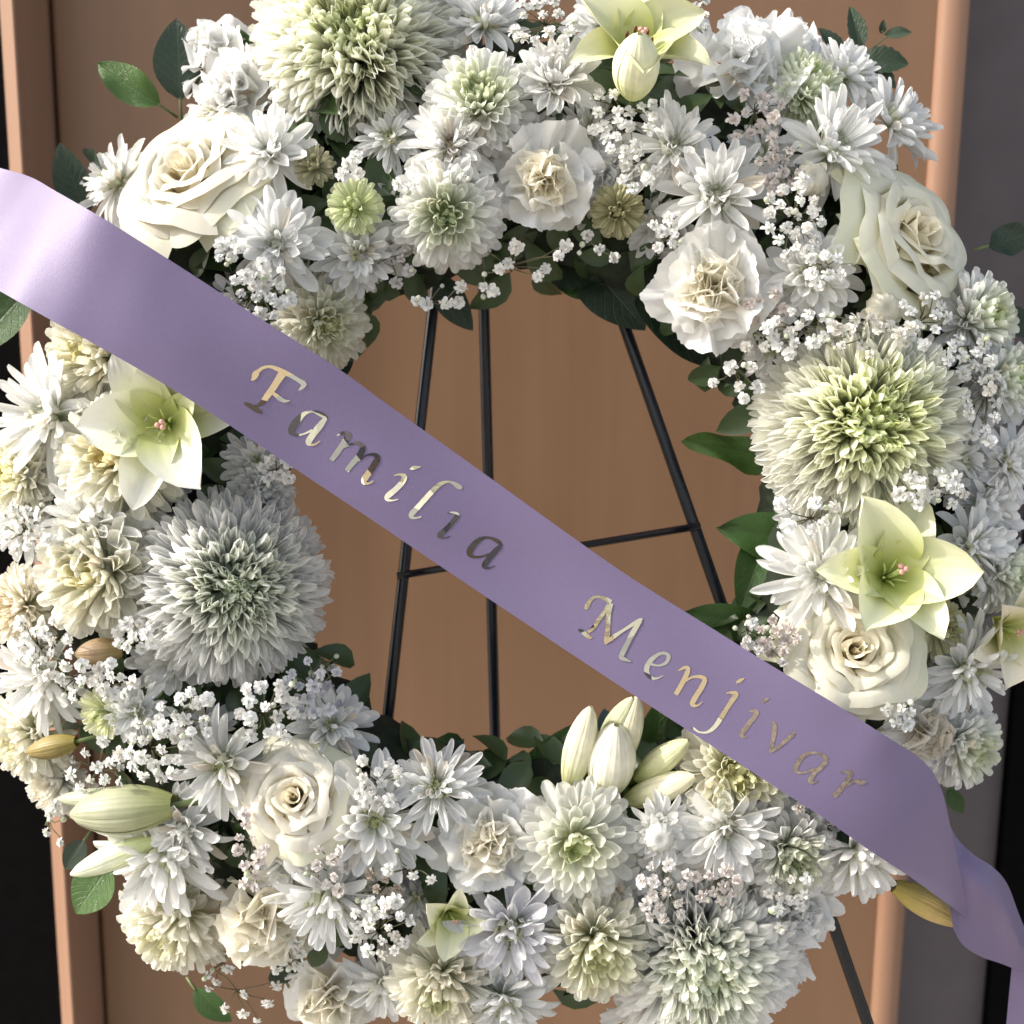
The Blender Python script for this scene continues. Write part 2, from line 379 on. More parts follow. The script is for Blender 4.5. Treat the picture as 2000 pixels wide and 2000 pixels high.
# ------------------------------------------------------------------ wreath body
CX, CY, RHO = 1015, 1000, 700
def wh(px, py):
    q = (math.hypot(px - CX, py - CY) - RHO) / 340
    return 0.050 * math.sqrt(max(0.0, 1 - q * q))

def leaf_mesh(name, nL=10, nW=4, fold=0.25, bend=0.5, wave=0.0, tip=0.9, serr=0.0, wide=0.5, ph=0.0):
    """leaf of length 1 along X, half width 0.5 (scaled later), pointed tip, folded along the midrib"""
    t = np.linspace(0, 1, nL + 1); x = np.zeros(nL + 1); z = np.zeros(nL + 1)
    for i in range(1, nL + 1):
        a = -bend * (t[i] - 0.3); x[i] = x[i - 1] + math.cos(a) / nL; z[i] = z[i - 1] + math.sin(a) / nL
    prof = wide * np.power(np.sin(np.pi * np.power(t, tip)), 0.75) * (1 - 0.25 * t)
    prof[0] = 0.015; prof[-1] = 0.004
    if serr: prof = prof * (1 + serr * np.where(np.arange(nL + 1) % 2, 1, -1))
    s = np.linspace(-1, 1, nW + 1); P = np.zeros((nL + 1, nW + 1, 3))
    for i in range(nL + 1):
        P[i, :, 0] = x[i]; P[i, :, 1] = prof[i] * s
        P[i, :, 2] = z[i] + fold * np.abs(s) * prof[i] + wave * np.sin(t[i] * 9 + s * 1.3 + ph) * np.abs(s) * 0.3
    uv = np.stack(np.meshgrid(t, (s + 1) / 2, indexing='ij')[::-1], -1)
    b = MB(); b.grid(P, uv); return b.me(name, M_LEAF)

def wreath_body():
    r = empty('wreath_base', Matrix.Translation(at(CX, CY, 0)), 'dark mossy ring base that holds all the flowers', 'wreath base')
    inv = Matrix.Translation(-at(CX, CY, 0))
    nU, nV = 120, 20; P = np.zeros((nU + 1, nV + 1, 3)); rr = random.Random(3)
    J = np.array([[rr.uniform(-1, 1) for _ in range(nV)] for _ in range(nU)])
    for i in range(nU + 1):
        for j in range(nV + 1):
            a = 2 * math.pi * i / nU; b = 2 * math.pi * j / nV
            k = 1 + 0.08 * J[i % nU, j % nV]
            rad = RHO * S + 0.066 * math.cos(b) * k; hh = 0.028 * math.sin(b) * k + 0.0
            P[i, j] = O + AU * ((CX - 1000) * S + rad * math.cos(a)) + AV * ((1000 - CY) * S + rad * math.sin(a)) + AW * hh
    b = MB(); b.grid(P); me = b.me('moss_ring', M_MOSS); me.transform(inv); put('moss_ring', me, r)
    # small dark foliage that fills the gaps
    src = leaf_mesh('filler', 5, 2, 0.3, 0.6)
    sv = [v.co.copy() for v in src.vertices]; sf = [tuple(p.vertices) for p in src.polygons]; su = [(0.3, 0.5)] * len(sv)
    b = MB()
    for k in range(900):
        a = rr.uniform(0, 2 * math.pi); q = rr.uniform(-1, 1) ** 3 * 0.2 + rr.uniform(-0.95, 0.95)
        rad = RHO * S + 0.072 * q; h = 0.03 * math.sqrt(max(0, 1 - q * q)) + rr.uniform(-0.008, 0.008)
        p = O + AU * ((CX - 1000) * S + rad * math.cos(a)) + AV * (rad * math.sin(a)) + AW * h
        z = (AW + (AU * math.cos(a) + AV * math.sin(a)) * q + Vector((rr.uniform(-.6, .6), rr.uniform(-.6, .6), rr.uniform(-.6, .6)))).normalized()
        x = z.orthogonal().normalized(); x = (Matrix.Rotation(rr.uniform(0, 6.28), 3, z) @ x); y = z.cross(x)
        L_ = rr.uniform(0.02, 0.036); M = Matrix((x * L_, y * L_ * 0.6, z * L_)).transposed().to_4x4(); M.translation = p
        b.add(sv, sf, su, M)
    me = b.me('filler_foliage', M_LEAF); me.transform(inv); o = put('filler_foliage', me, r, None, (0.026, 0.050, 0.018)); o['kind'] = 'stuff'
wreath_body()

# ------------------------------------------------------------------ petals
def mk_petal(name, mat, nL=6, nW=4, prof=None, bend=0.0, bexp=1.0, cup=0.4, tipcup=0.0, wig=0.0, notch=0.0, seed=0, asp=0.22, dens=1.7):
    """length 1 along X, width 1 at its widest, upper face +Z; bend > 0 curls towards +Z"""
    rr = random.Random(seed); t = 1 - (1 - np.linspace(0, 1, nL + 1)) ** dens; x = np.zeros(nL + 1); z = np.zeros(nL + 1)
    for i in range(1, nL + 1):
        a = bend * (0.5 * (t[i] + t[i - 1])) ** bexp; d = t[i] - t[i - 1]; x[i] = x[i - 1] + math.cos(a) * d; z[i] = z[i - 1] + math.sin(a) * d
    s = np.linspace(-1, 1, nW + 1); P = np.zeros((nL + 1, nW + 1, 3))
    yoff = wig * np.sin(t * 3 + rr.uniform(0, 6)) * t
    for i in range(nL + 1):
        hw = prof(t[i]) * 0.5
        c = cup + tipcup * t[i]
        P[i, :, 0] = x[i] - (notch * (s ** 2) if i == nL else 0) 
        P[i, :, 1] = hw * s + yoff[i]
        P[i, :, 2] = z[i] + c * hw * (s ** 2) * asp
    uv = np.stack(np.meshgrid(t, (s + 1) / 2, indexing='ij')[::-1], -1)
    b = MB(); b.grid(P, uv); return b.me(name, mat)

spoon = lambda t: (0.40 + 0.60 * sm(0.2, 0.8, t)) * math.sqrt(max(0.006, 1 - max(0, (t - 0.87) / 0.13) ** 2.2))
paddle = lambda t: (0.35 + 0.65 * sm(0.0, 0.6, t)) * math.sqrt(max(0.012, 1 - max(0, (t - 0.72) / 0.28) ** 2))
thin = lambda t: (0.6 + 0.4 * sm(0.1, 0.7, t)) * math.sqrt(max(0.03, 1 - max(0, (t - 0.75) / 0.25) ** 2))
PET_MUM = [mk_petal('mum_petal', M_MUM, 8, 4, spoon, b, 1.6, 0.8, 0.5, 0.03, 0, k, 0.18, 2.1) for k, b in enumerate((0.1, 0.3, 0.5, 0.75, 1.05))]
PET_MUMR = [mk_petal('mum_petal', M_MUM, 8, 4, spoon, b, 1.5, 0.6, 0.4, 0.05, 0, k + 9, 0.18, 2.1) for k, b in enumerate((-0.35, -0.1, 0.15, 0.4))]
PET_EYE = [mk_petal('eye_petal', M_MUM, 5, 2, thin, b, 1.2, 0.7, 0.2, 0.06, 0, k + 20, 0.2) for k, b in enumerate((0.7, 1.1, 1.6))]
PET_DAI = [mk_petal('daisy_petal', M_PET, 8, 4, paddle, b, 1.3, c + 0.2, 0.2, 0.04, 0.0, k + 30, 0.26) for k, (b, c) in enumerate(((-0.5, 0.35), (-0.2, 0.5), (0.1, 0.45), (0.35, 0.6), (0.6, 0.5), (-0.75, 0.3)))]
PET_BTN = [mk_petal('button_petal', M_PET, 5, 2, thin, b, 1.1, 0.8, 0.2, 0.03, 0, k + 40, 0.35) for k, b in enumerate((0.9, 1.4, 1.9))]

def pm(theta, phi, root, L_, Wd, roll=0.0, Zs=None):
    """matrix of a petal leaving the point root in polar direction theta (from the flower axis), phi"""
    s, c = math.sin(theta), math.cos(theta); sp, cp = math.sin(phi), math.cos(phi)
    X = Vector((s * cp, s * sp, c)); Y = Vector((-sp, cp, 0)); Z = X.cross(Y)
    if roll:
        cr, sr = math.cos(roll), math.sin(roll); Y, Z = Y * cr + Z * sr, Z * cr - Y * sr
    M = Matrix((X * L_, Y * Wd, Z * (Zs or L_))).transposed().to_4x4(); M.translation = root
    return M

def frame_at(px, py, top, lift, tilt, spin, face=1.0):
    """flower frame: its front centre is seen at px, py; top = height of that centre over the receptacle"""
    dx, dy = px - CX, py - CY; rho = math.hypot(dx, dy) or 1; q = max(-1.1, min(1.15, (rho - RHO) / 330)) * 0.62 * face
    n = (AW + AU * (dx / rho * q + tilt[0]) - AV * (dy / rho * q + tilt[1])).normalized()
    E = at(px, py, wh(px, py) + lift + top * 0.75)
    o = E - n * top
    x = (AU - n * AU.dot(n)).normalized(); y = n.cross(x)
    x, y = x * math.cos(spin) + y * math.sin(spin), y * math.cos(spin) - x * math.sin(spin)
    M = Matrix((x, y, n)).transposed().to_4x4(); M.translation = o
    return M

def jit(c, rr, a=0.04):
    k = 1 + rr.uniform(-a, a); return tuple(max(0, min(0.95, v * k)) for v in c)
def lerp(a, b, t): return tuple(x + (y - x) * t for x, y in zip(a, b))

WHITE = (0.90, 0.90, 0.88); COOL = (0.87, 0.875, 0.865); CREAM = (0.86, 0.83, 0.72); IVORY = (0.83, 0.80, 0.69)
GREENW = (0.82, 0.85, 0.70); LIME = (0.62, 0.72, 0.25); OLIVE = (0.50, 0.50, 0.24); YEL = (0.80, 0.70, 0.28); MGREEN = (0.50, 0.60, 0.32)
GA = math.pi * (3 - math.sqrt(5))
px_m = lambda r, w=0.05: r * S * (1 - w / D)

MUM_LABELS = {}
def mum(px, py, r, label, eye=LIME, mid=GREENW, outer=WHITE, N=1100, tilt=(0, 0), droop=0.0, eyer=0.20, flat=0.72, width=0.082, lift=0.0, group='large pompon chrysanthemums of the wreath', name='pompon_chrysanthemum', seed=0, face=1.0):
    rr = random.Random(int(px * 7 + py * 13 + seed)); R = px_m(r)
    top = R * flat * 0.80
    root = empty(name, frame_at(px, py, top, lift, tilt, rr.uniform(0, 6.28), face), label, 'flower', group)
    thmax = math.radians(108); cm = 1 - math.cos(thmax)
    items = []
    for i in range(N):
        u = (i + 0.5) / N
        # denser in the eye
        uu = u ** 1.06
        th = math.acos(1 - uu * cm) + rr.uniform(-0.06, 0.06); th = max(0.02, th); ph = i * GA + rr.uniform(-0.16, 0.16)
        e = float(sm(0.0, 0.62, th)); Lq = R * (0.72 + 0.20 * e) * rr.uniform(0.88, 1.09)
        if th > 1.35: Lq *= 1 + droop * (th - 1.35)
        d = Vector((math.sin(th) * math.cos(ph), math.sin(th) * math.sin(ph), math.cos(th)))
        rt = d * (0.08 * R)
        fl = flat + (1 - flat) * math.sin(th)            # oblate
        q = float(sm(eyer * 0.5, eyer * 2.2, th)); q2 = float(sm(eyer * 1.6, 1.2, th))
        c = lerp(lerp(eye, mid, q), outer, q2) if q2 > 0 else lerp(eye, mid, q)
        wd = R * width * (0.58 + 0.42 * float(sm(0.1, 0.75, th))) * rr.uniform(0.85, 1.15)
        if th < eyer * 1.4: me = PET_EYE[rr.randrange(3)]; wd *= 1.0
        elif th < 1.25: me = PET_MUM[min(4, max(0, int(4.2 - th * 4 + rr.uniform(0, 1.8))))]
        else: me = PET_MUMR[rr.randrange(4)]
        items.append((me, pm(th, ph, rt, Lq * fl, wd, rr.uniform(-0.5, 0.5)), jit(c if rr.random() > 0.015 else lerp(c, (0.66, 0.55, 0.38), 0.5), rr)))
    small = items[:max(0, N - 290)]
    for me, M, c in items[len(small):]: put('petal', me, root, M, c)
    k = 0
    while k < len(small):                                  # the tiny petals of the eye, ring by ring
        ring = small[k:k + 62]; k += 62; b = MB()
        for me, M, c in ring: b.add([v.co for v in me.vertices], [tuple(p.vertices) for p in me.polygons], uvs(me), M)
        cm_ = tuple(sum(q[2][i] for q in ring) / len(ring) for i in range(3))
        o = put('eye_petals', b.me('eye_petals', M_MUM), root, None, cm_); o['kind'] = 'stuff'
    return root

_uvc = {}
def uvs(me):
    if me.name not in _uvc:
        n = len(me.vertices); out = [(0, 0)] * n; d = me.uv_layers[0].data
        for l in me.loops: out[l.vertex_index] = tuple(d[l.index].uv)
        _uvc[me.name] = out
    return _uvc[me.name]

def daisy(px, py, r, label, c=WHITE, eye=(0.70, 0.71, 0.36), tilt=(0, 0), layers=4, n0=21, width=0.27, eyer=0.33, lift=0.010, openess=1.0, name='spray_chrysanthemum', group='white spray chrysanthemums', nb=44, seed=0, gaps=0.06):
    """layered daisy-like spray chrysanthemum with a tight button of short florets"""
    rr = random.Random(int(px * 5 + py * 11 + seed)); R = px_m(r * 1.08); top = R * 0.34
    openess *= rr.uniform(0.86, 1.06); width *= rr.uniform(0.88, 1.15)
    root = empty(name, frame_at(px, py, top, lift, tilt, rr.uniform(0, 6.28)), label, 'flower', group)
    for k in range(layers):
        f = k / max(1, layers - 1); n = int(n0 - k * 2.2)
        th0 = math.radians(92 - 46 * f) * openess; Lk = R * (1.0 - 0.36 * f)
        off = rr.uniform(0, 6)
        for i in range(n):
            if rr.random() < gaps: continue
            th = th0 + rr.uniform(-0.2, 0.2); ph = off + 2 * math.pi * i / n + rr.uniform(-0.11, 0.11)
            me = PET_DAI[rr.randrange(6)] if f < 0.6 else PET_DAI[rr.choice((2, 3, 4))]
            put('petal', me, root, pm(th, ph, Vector((0, 0, R * (0.02 + 0.10 * f))), 1.1 * Lk * rr.uniform(0.86, 1.08), R * width * (1 - 0.3 * f) * rr.uniform(0.72, 1.18), rr.uniform(-0.45, 0.45)), jit(c if rr.random() > 0.03 else lerp(c, (0.62, 0.50, 0.34), rr.uniform(0.2, 0.6)), rr, 0.05))
    for i in range(nb):
        u = (i + 0.5) / nb; th = math.radians(4 + 62 * math.sqrt(u)); ph = i * GA
        Lb = R * (0.16 + 0.22 * u) * rr.uniform(0.9, 1.1)
        rb = Vector((math.cos(ph), math.sin(ph), 0)) * (R * eyer * 0.75 * math.sqrt(u)) + Vector((0, 0, R * (0.17 - 0.06 * u)))
        put('floret', PET_BTN[rr.randrange(3)], root, pm(th * 0.9, ph, rb, Lb, R * (0.07 + 0.055 * u), rr.uniform(-0.2, 0.2)), jit(lerp(eye, lerp(eye, c, 0.6), u), rr, 0.06))
    return root

def button(px, py, r, label, c=OLIVE, rim=None, tilt=(0, 0), lift=0.014, N=110, seed=0):
    """half open button chrysanthemum: a dome of short florets"""
    rr = random.Random(int(px * 3 + py)); R = px_m(r); top = R * 0.62
    root = empty('button_chrysanthemum', frame_at(px, py, top, lift, tilt, rr.uniform(0, 6.28)), label, 'flower', 'half open button chrysanthemums')
    for i in range(N):
        u = (i + 0.5) / N; th = math.radians(3 + 98 * u ** 0.6); ph = i * GA + rr.uniform(-0.1, 0.1)
        Lb = R * (0.42 + 0.46 * float(sm(0.2, 1.3, th))) * rr.uniform(0.92, 1.08)
        cc = lerp(c, rim or c, float(sm(0.5, 1.4, th)))
        me = PET_BTN[rr.randrange(3)] if th < 1.1 else PET_MUM[rr.randrange(3)]
        put('petal', me, root, pm(th, ph, Vector((0, 0, R * 0.05)), Lb, R * (0.10 + 0.12 * u), rr.uniform(-0.2, 0.2)), jit(cc, rr, 0.07))
    return root

def ball_bud(px, py, r, label, c=IVORY, tilt=(0, 0), lift=0.018):
    """closed round chrysanthemum bud: petals folded over the top"""
    rr = random.Random(int(px + py * 3)); R = px_m(r)
    root = empty('chrysanthemum_bud', frame_at(px, py, R * 0.9, lift, tilt, rr.uniform(0, 6.28)), label, 'flower bud', 'closed chrysanthemum buds')
    b = MB(); n = 12
    a, t = np.meshgrid(np.linspace(0, 2 * np.pi, n * 4 + 1), np.linspace(0, 1, 9), indexing='ij')
    rad = R * 0.82 * np.sin(np.pi * (0.08 + 0.92 * t)) * (1 - 0.10 * np.abs(np.sin(a * n / 2)) ** 0.5)
    z = R * (0.95 * (1 - np.cos(np.pi * t)) / 2 * 1.25 - 0.1 - 0.25 * np.exp(-((t - 1) / 0.12) ** 2))
    b.grid(np.stack([rad * np.cos(a), rad * np.sin(a), z], -1), np.stack([(a * n / 6.283) % 1, t], -1))
    put('bud_core', b.me('bud_core', M_PET), root, None, lerp(c, OLIVE, 0.12))
    for i in range(14):
        ph = i * GA; th = math.radians(70 + rr.uniform(-12, 12))
        me = PET_BTN[2] if i < 9 else PET_DAI[rr.randrange(3)]
        put('petal', me, root, pm(th, ph, Vector((0, 0, R * 0.0)), R * rr.uniform(1.0, 1.2), R * 0.5, 0, R * 1.0), jit(c, rr, 0.05))
    return root

# carnation petals: fan shaped, ruffled, with a toothed rim
def carn_petal(seed, ruffle, A=0.62, nT=9, nS=30, wav=0.16):
    rr = random.Random(seed); P = np.zeros((nT + 1, nS + 1, 3)); uv = np.zeros((nT + 1, nS + 1, 2))
    ph = rr.uniform(0, 6.28); ph2 = rr.uniform(0, 6.28); fr = rr.uniform(1.5, 2.7); tooth = [rr.uniform(-0.035, 0.03) * (1 if j % 2 else 0.4) for j in range(nS + 1)]
    lob = rr.uniform(-0.06, 0.06); ph3 = rr.uniform(0, 6.28); tilt = rr.uniform(-0.15, 0.15)
    for i in range(nT + 1):
        t = i / nT
        for j in range(nS + 1):
            s = -1 + 2 * j / nS; ang = s * A * (0.35 + 0.65 * t)
            rad = t * (1 - 0.16 * s * s * t + 0.06 * t * math.sin(3 * s + ph3) + lob * s * t)
            if i == nT: rad += tooth[j]
            if i == nT - 1: rad += tooth[j] * 0.3
            zz = ruffle * t ** 1.8 * (math.sin(fr * s * 2 + ph) * wav + math.sin(fr * 3.7 * s + ph2 + t) * wav * 0.42 * t) + 0.12 * t * t + tilt * s * t
            P[i, j] = (rad * math.cos(ang), rad * math.sin(ang), zz); uv[i, j] = ((s + 1) / 2, t)
    b = MB(); b.grid(P, uv); return b.me('carnation_petal', M_CARN)
CARN_O = [carn_petal(k, 1.15, 0.66) for k in range(6)]
CARN_I = [carn_petal(50 + k, 2.3, 0.8) for k in range(7)]

def carnation(px, py, r, label, c=WHITE, core=IVORY, tilt=(0, 0), lift=0.004, corer=0.6, seed=0):
    rr = random.Random(int(px + py * 5 + seed)); R = px_m(r); top = R * 0.55
    root = empty('carnation', frame_at(px, py, top, lift, tilt, rr.uniform(0, 6.28)), label, 'flower', 'white carnations')
    def ring(n, th0, dth, L_, src, colr, z, wv=1.0):
        o = rr.uniform(0, 6)
        for i in range(n):
            ph = o + 2 * math.pi * i / n + rr.uniform(-0.25, 0.25); th = math.radians(th0 + rr.uniform(-dth, dth))
            put('petal', src[rr.randrange(len(src))], root, pm(th, ph, Vector((0, 0, z)), L_ * rr.uniform(0.82, 1.10), L_ * wv * rr.uniform(0.95, 1.15), rr.uniform(-0.35, 0.35)), jit(colr, rr))
    ring(7, 86, 10, R, CARN_O, c, 0)
    ring(6, 70, 12, R * 0.90, CARN_O, c, R * 0.04)
    ring(7, 54, 13, R * corer * 1.15, CARN_I, lerp(c, core, 0.6), R * 0.06)
    ring(8, 34, 14, R * corer * 1.1, CARN_I, core, R * 0.08)
    ring(7, 14, 10, R * corer * 1.0, CARN_I, core, R * 0.08)
    return root

# rose: imbricated cupped petals, unit radius
def rose_petal(k, n, seed):
    rr = random.Random(seed * 100 + k); q = k / (n - 1)
    nA, nT = 20, 13; span = 1.85 - 0.70 * q ** 0.7
    Rk = 0.05 + 0.78 * q ** 1.05; H = 0.95 - 0.20 * q - 0.22 * max(0, q - 0.7) / 0.3
    flare = -0.10 + 0.60 * q ** 1.4; rim = 0.03 + 0.25 * q
    P = np.zeros((nT + 1, nA + 1, 3)); uv = np.zeros((nT + 1, nA + 1, 2)); pz = rr.uniform(0, 6); tipb = rr.uniform(0.2, 1.0)
    for i in range(nT + 1):
        t = i / nT
        for j in range(nA + 1):
            s = -1 + 2 * j / nA
            prof = 0.30 + 0.70 * math.sin(min(1, t * 1.7) * math.pi / 2) if q > 0.15 else 0.55 + 0.45 * min(1, t * 1.5)
            rad = Rk * prof + flare * t ** 2.2 * 0.42 + rim * max(0, (t - 0.78) / 0.22) ** 2 * (1 + 0.5 * abs(s))
            rad *= 1 + 0.15 * s * (1 - 0.45 * q)                        # one edge tucked under its neighbour
            rad += (0.015 + 0.065 * q) * math.sin(3.6 * s + pz) * t * t + 0.03 * q * math.sin(8.3 * s + pz * 2) * t ** 4
            edge = 1 - (0.14 + 0.22 * q) * abs(s) ** 2.2
            z = H * t * edge + 0.035 * q * math.sin(5.1 * s + pz * 1.7) * t ** 3 - rim * 0.75 * max(0, (t - 0.84) / 0.16) ** 2 + 0.03 * q * tipb * math.exp(-(s / 0.22) ** 2) * t ** 3
            a = s * span * (0.62 + 0.38 * math.sin(math.pi * min(1.0, 0.08 + 0.80 * t)))
            P[i, j] = (rad * math.cos(a), rad * math.sin(a), z); uv[i, j] = ((s + 1) / 2, t)
    b = MB(); b.grid(P, uv); return b.me('rose_petal', M_ROSE)
NR = 34
ROSES = [[rose_petal(k, NR, s) for k in range(NR)] for s in (1, 2)]
def rose(px, py, r, label, c=IVORY, core=(0.86, 0.80, 0.63), guard=(0.80, 0.81, 0.58), tilt=(0, 0), lift=0.0, hgt=1.0, var=0, opened=1.0):
    rr = random.Random(int(px + py)); R = px_m(r * 0.86); top = R * 0.95 * hgt
    root = empty('rose', frame_at(px, py, top, lift, tilt, rr.uniform(0, 6.28)), label, 'flower', 'cream roses')
    ph = rr.uniform(0, 6)
    for k in range(NR):
        q = k / (NR - 1); ph += 2.4 + rr.uniform(-0.3, 0.3)
        cc = lerp(core, c, min(1, q * 1.6)); cc = lerp(cc, guard, max(0, (q - 0.82) / 0.18) * 0.7)
        M = Matrix.Rotation(ph, 4, 'Z') @ Matrix.Rotation(rr.uniform(-0.06, 0.06), 4, 'Y') @ Matrix.Diagonal((R * (1 + 0.06 * (opened - 1)), R, R * hgt * rr.uniform(0.95, 1.04), 1))
        put('petal', ROSES[var][k], root, M, jit(cc, rr, 0.025))
    return root

# lily
def tepal(seed, bend0, wide=0.42, tipcurl=0.3, nL=12, nW=8, cup=0.5):
    rr = random.Random(seed); t = np.linspace(0, 1, nL + 1); x = np.zeros(nL + 1); z = np.zeros(nL + 1)
    for i in range(1, nL + 1):
        m = t[i] - 0.5 / nL
        a = -bend0 * float(sm(0.05, 0.75, m)) - tipcurl * max(0, (m - 0.75) / 0.25) ** 2
        x[i] = x[i - 1] + math.cos(a) / nL; z[i] = z[i - 1] + math.sin(a) / nL
    s = np.linspace(-1, 1, nW + 1); P = np.zeros((nL + 1, nW + 1, 3)); p0 = rr.uniform(0, 6)
    for i in range(nL + 1):
        hw = wide * 0.5 * (0.02 + 0.98 * math.sin(math.pi * (0.13 + 0.87 * t[i] ** 1.2)) ** 0.55)
        P[i, :, 0] = x[i]; P[i, :, 1] = hw * s
        P[i, :, 2] = z[i] + cup * hw * s ** 2 - 0.03 * np.exp(-(s / 0.15) ** 2) * (1 - 0.7 * t[i]) + 0.04 * np.sin(t[i] * 8 + p0 + s) * np.abs(s) ** 2 * t[i]
    uv = np.stack(np.meshgrid(t, (s + 1) / 2, indexing='ij')[::-1], -1)
    b = MB(); b.grid(P, uv); return b.me('tepal', M_LILY)
TEP_IN = [tepal(k, 0.30 + 0.14 * k, 0.66, 0.45, cup=0.75) for k in range(3)]
TEP_OUT = [tepal(10 + k, 0.40 + 0.16 * k, 0.50, 0.6, cup=0.7) for k in range(3)]
TEP_CL = [tepal(20 + k, 0.30 + 0.2 * k, 0.50, 0.5, cup=0.9) for k in range(3)]

def blob(mb, c, r, sx=1, sy=1, sz=1, n=8, M=None):
    a, t = np.meshgrid(np.linspace(0, 2 * np.pi, n + 1), np.linspace(0, np.pi, 6), indexing='ij')
    P = np.stack([c[0] + r * sx * np.sin(t) * np.cos(a), c[1] + r * sy * np.sin(t) * np.sin(a), c[2] + r * sz * np.cos(t)], -1)
    if M: P = np.array([[tuple(M @ Vector(v)) for v in row] for row in P])
    mb.grid(P)

def pistil(root, R, stamens=6, anth=True):
    b = MB(); b.tube([(0, 0, 0), (0.02 * R, 0, R * 0.2), (0.05 * R, 0.02 * R, R * 0.44)], [R * 0.03, R * 0.026, R * 0.03], 8)
    put('style', b.me('style', M_STAMEN), root)
    b = MB()
    for k in range(3):
        a = k * 2.094; blob(b, (0.05 * R + 0.035 * R * math.cos(a), 0.02 * R + 0.035 * R * math.sin(a), R * 0.455), R * 0.034, 1, 1, 0.7)
    put('stigma', b.me('stigma', M_STIGMA), root)
    for k in range(stamens):
        a = k * 2 * math.pi / stamens + 0.3; e = Vector((math.cos(a), math.sin(a), 0))
        b = MB(); b.tube([e * R * 0.02, e * R * 0.08 + Vector((0, 0, R * 0.22)), e * R * 0.15 + Vector((0, 0, R * 0.36))], [R * 0.018, R * 0.014, R * 0.005], 6)
        f = put('filament', b.me('filament', M_STAMEN), root)
        if anth:
            b = MB(); blob(b, e * R * 0.15 + Vector((0, 0, R * 0.37)), R * 0.03, 0.7, 0.7, 2.2); put('anther', b.me('anther', M_ANTHER), f)

def lily(px, py, r, label, tilt=(0, 0), lift=0.006, th0=28, c=(0.80, 0.82, 0.58), spin=0.4, anth=False, closed=False, seed=0, only=None):
    rr = random.Random(int(px + py + seed)); R = px_m(r); top = R * 0.25
    root = empty('lily', frame_at(px, py, top, lift, tilt, spin), label, 'flower', 'pale green and white lilies')
    for k in range(6):
        if only and k not in only: continue
        a = k * math.pi / 3; outer = k % 2
        src = TEP_CL if closed else (TEP_OUT if outer else TEP_IN)
        th = math.radians(th0 + (5 if outer else 0) + rr.uniform(-5, 5))
        put('tepal', src[rr.randrange(3)], root, pm(th, a + rr.uniform(-0.12, 0.12), Vector((0, 0, -R * 0.02 * outer)), R * 1.08 * rr.uniform(0.95, 1.05), R * 1.12), jit(c, rr, 0.03))
    pistil(root, R, anth=anth)
    return root

def spindle(n=6, seed=0):
    """closed bud of overlapping tepals, length 1 along X"""
    out = []
    for k in range(n):
        nT, nS = 12, 8; P = np.zeros((nT + 1, nS + 1, 3)); uv = np.zeros((nT + 1, nS + 1, 2))
        inner = k % 2
        for i in range(nT + 1):
            t = i / nT; rad = 0.175 * (math.sin(math.pi * (0.10 + 0.86 * t)) ** 0.75) * (0.95 if inner else 1.0) + 0.003
            if t > 0.9: rad *= 1 - 0.5 * ((t - 0.9) / 0.1) ** 2
            for j in range(nS + 1):
                s = -1 + 2 * j / nS; a = k * math.pi / 3 + s * (0.62 if not inner else 0.56)
                rr_ = rad * (1 + 0.05 * (1 - abs(s)) - (0.09 * math.exp(-(s / 0.2) ** 2) if not inner else 0))
                P[i, j] = (t, rr_ * math.cos(a), rr_ * math.sin(a)); uv[i, j] = ((s + 1) / 2, t)
        b = MB(); b.grid(P, uv); out.append(b.me('bud_tepal', M_LBUD))
    return out
SPIN = spindle()
def lily_bud(px0, py0, px1, py1, label, w0=0.03, w1=0.05, fat=1.0, c=(0.72, 0.72, 0.48), cat='flower bud'):
    A, B = at(px0, py0, w0), at(px1, py1, w1); X = B - A; L_ = X.length; X.normalize()
    Y = AW.cross(X).normalized(); Z = X.cross(Y)
    M = Matrix((X, Y, Z)).transposed().to_4x4(); M.translation = A
    root = empty('lily_bud', M, label, cat, 'lily buds'); rr = random.Random(int(px0 + py1))
    for k in range(6): put('tepal', SPIN[k], root, Matrix.Diagonal((L_, L_ * fat, L_ * fat, 1)) @ Matrix.Rotation(0.0, 4, 'X'), jit(c, rr, 0.08))
    b = MB(); b.tube([(-L_ * 0.35, 0, -L_ * 0.12), (-L_ * 0.1, 0, -L_ * 0.02), (L_ * 0.04, 0, 0)], L_ * 0.035, 6); put('stem', b.me('stem', M_STEM), root)
    return root

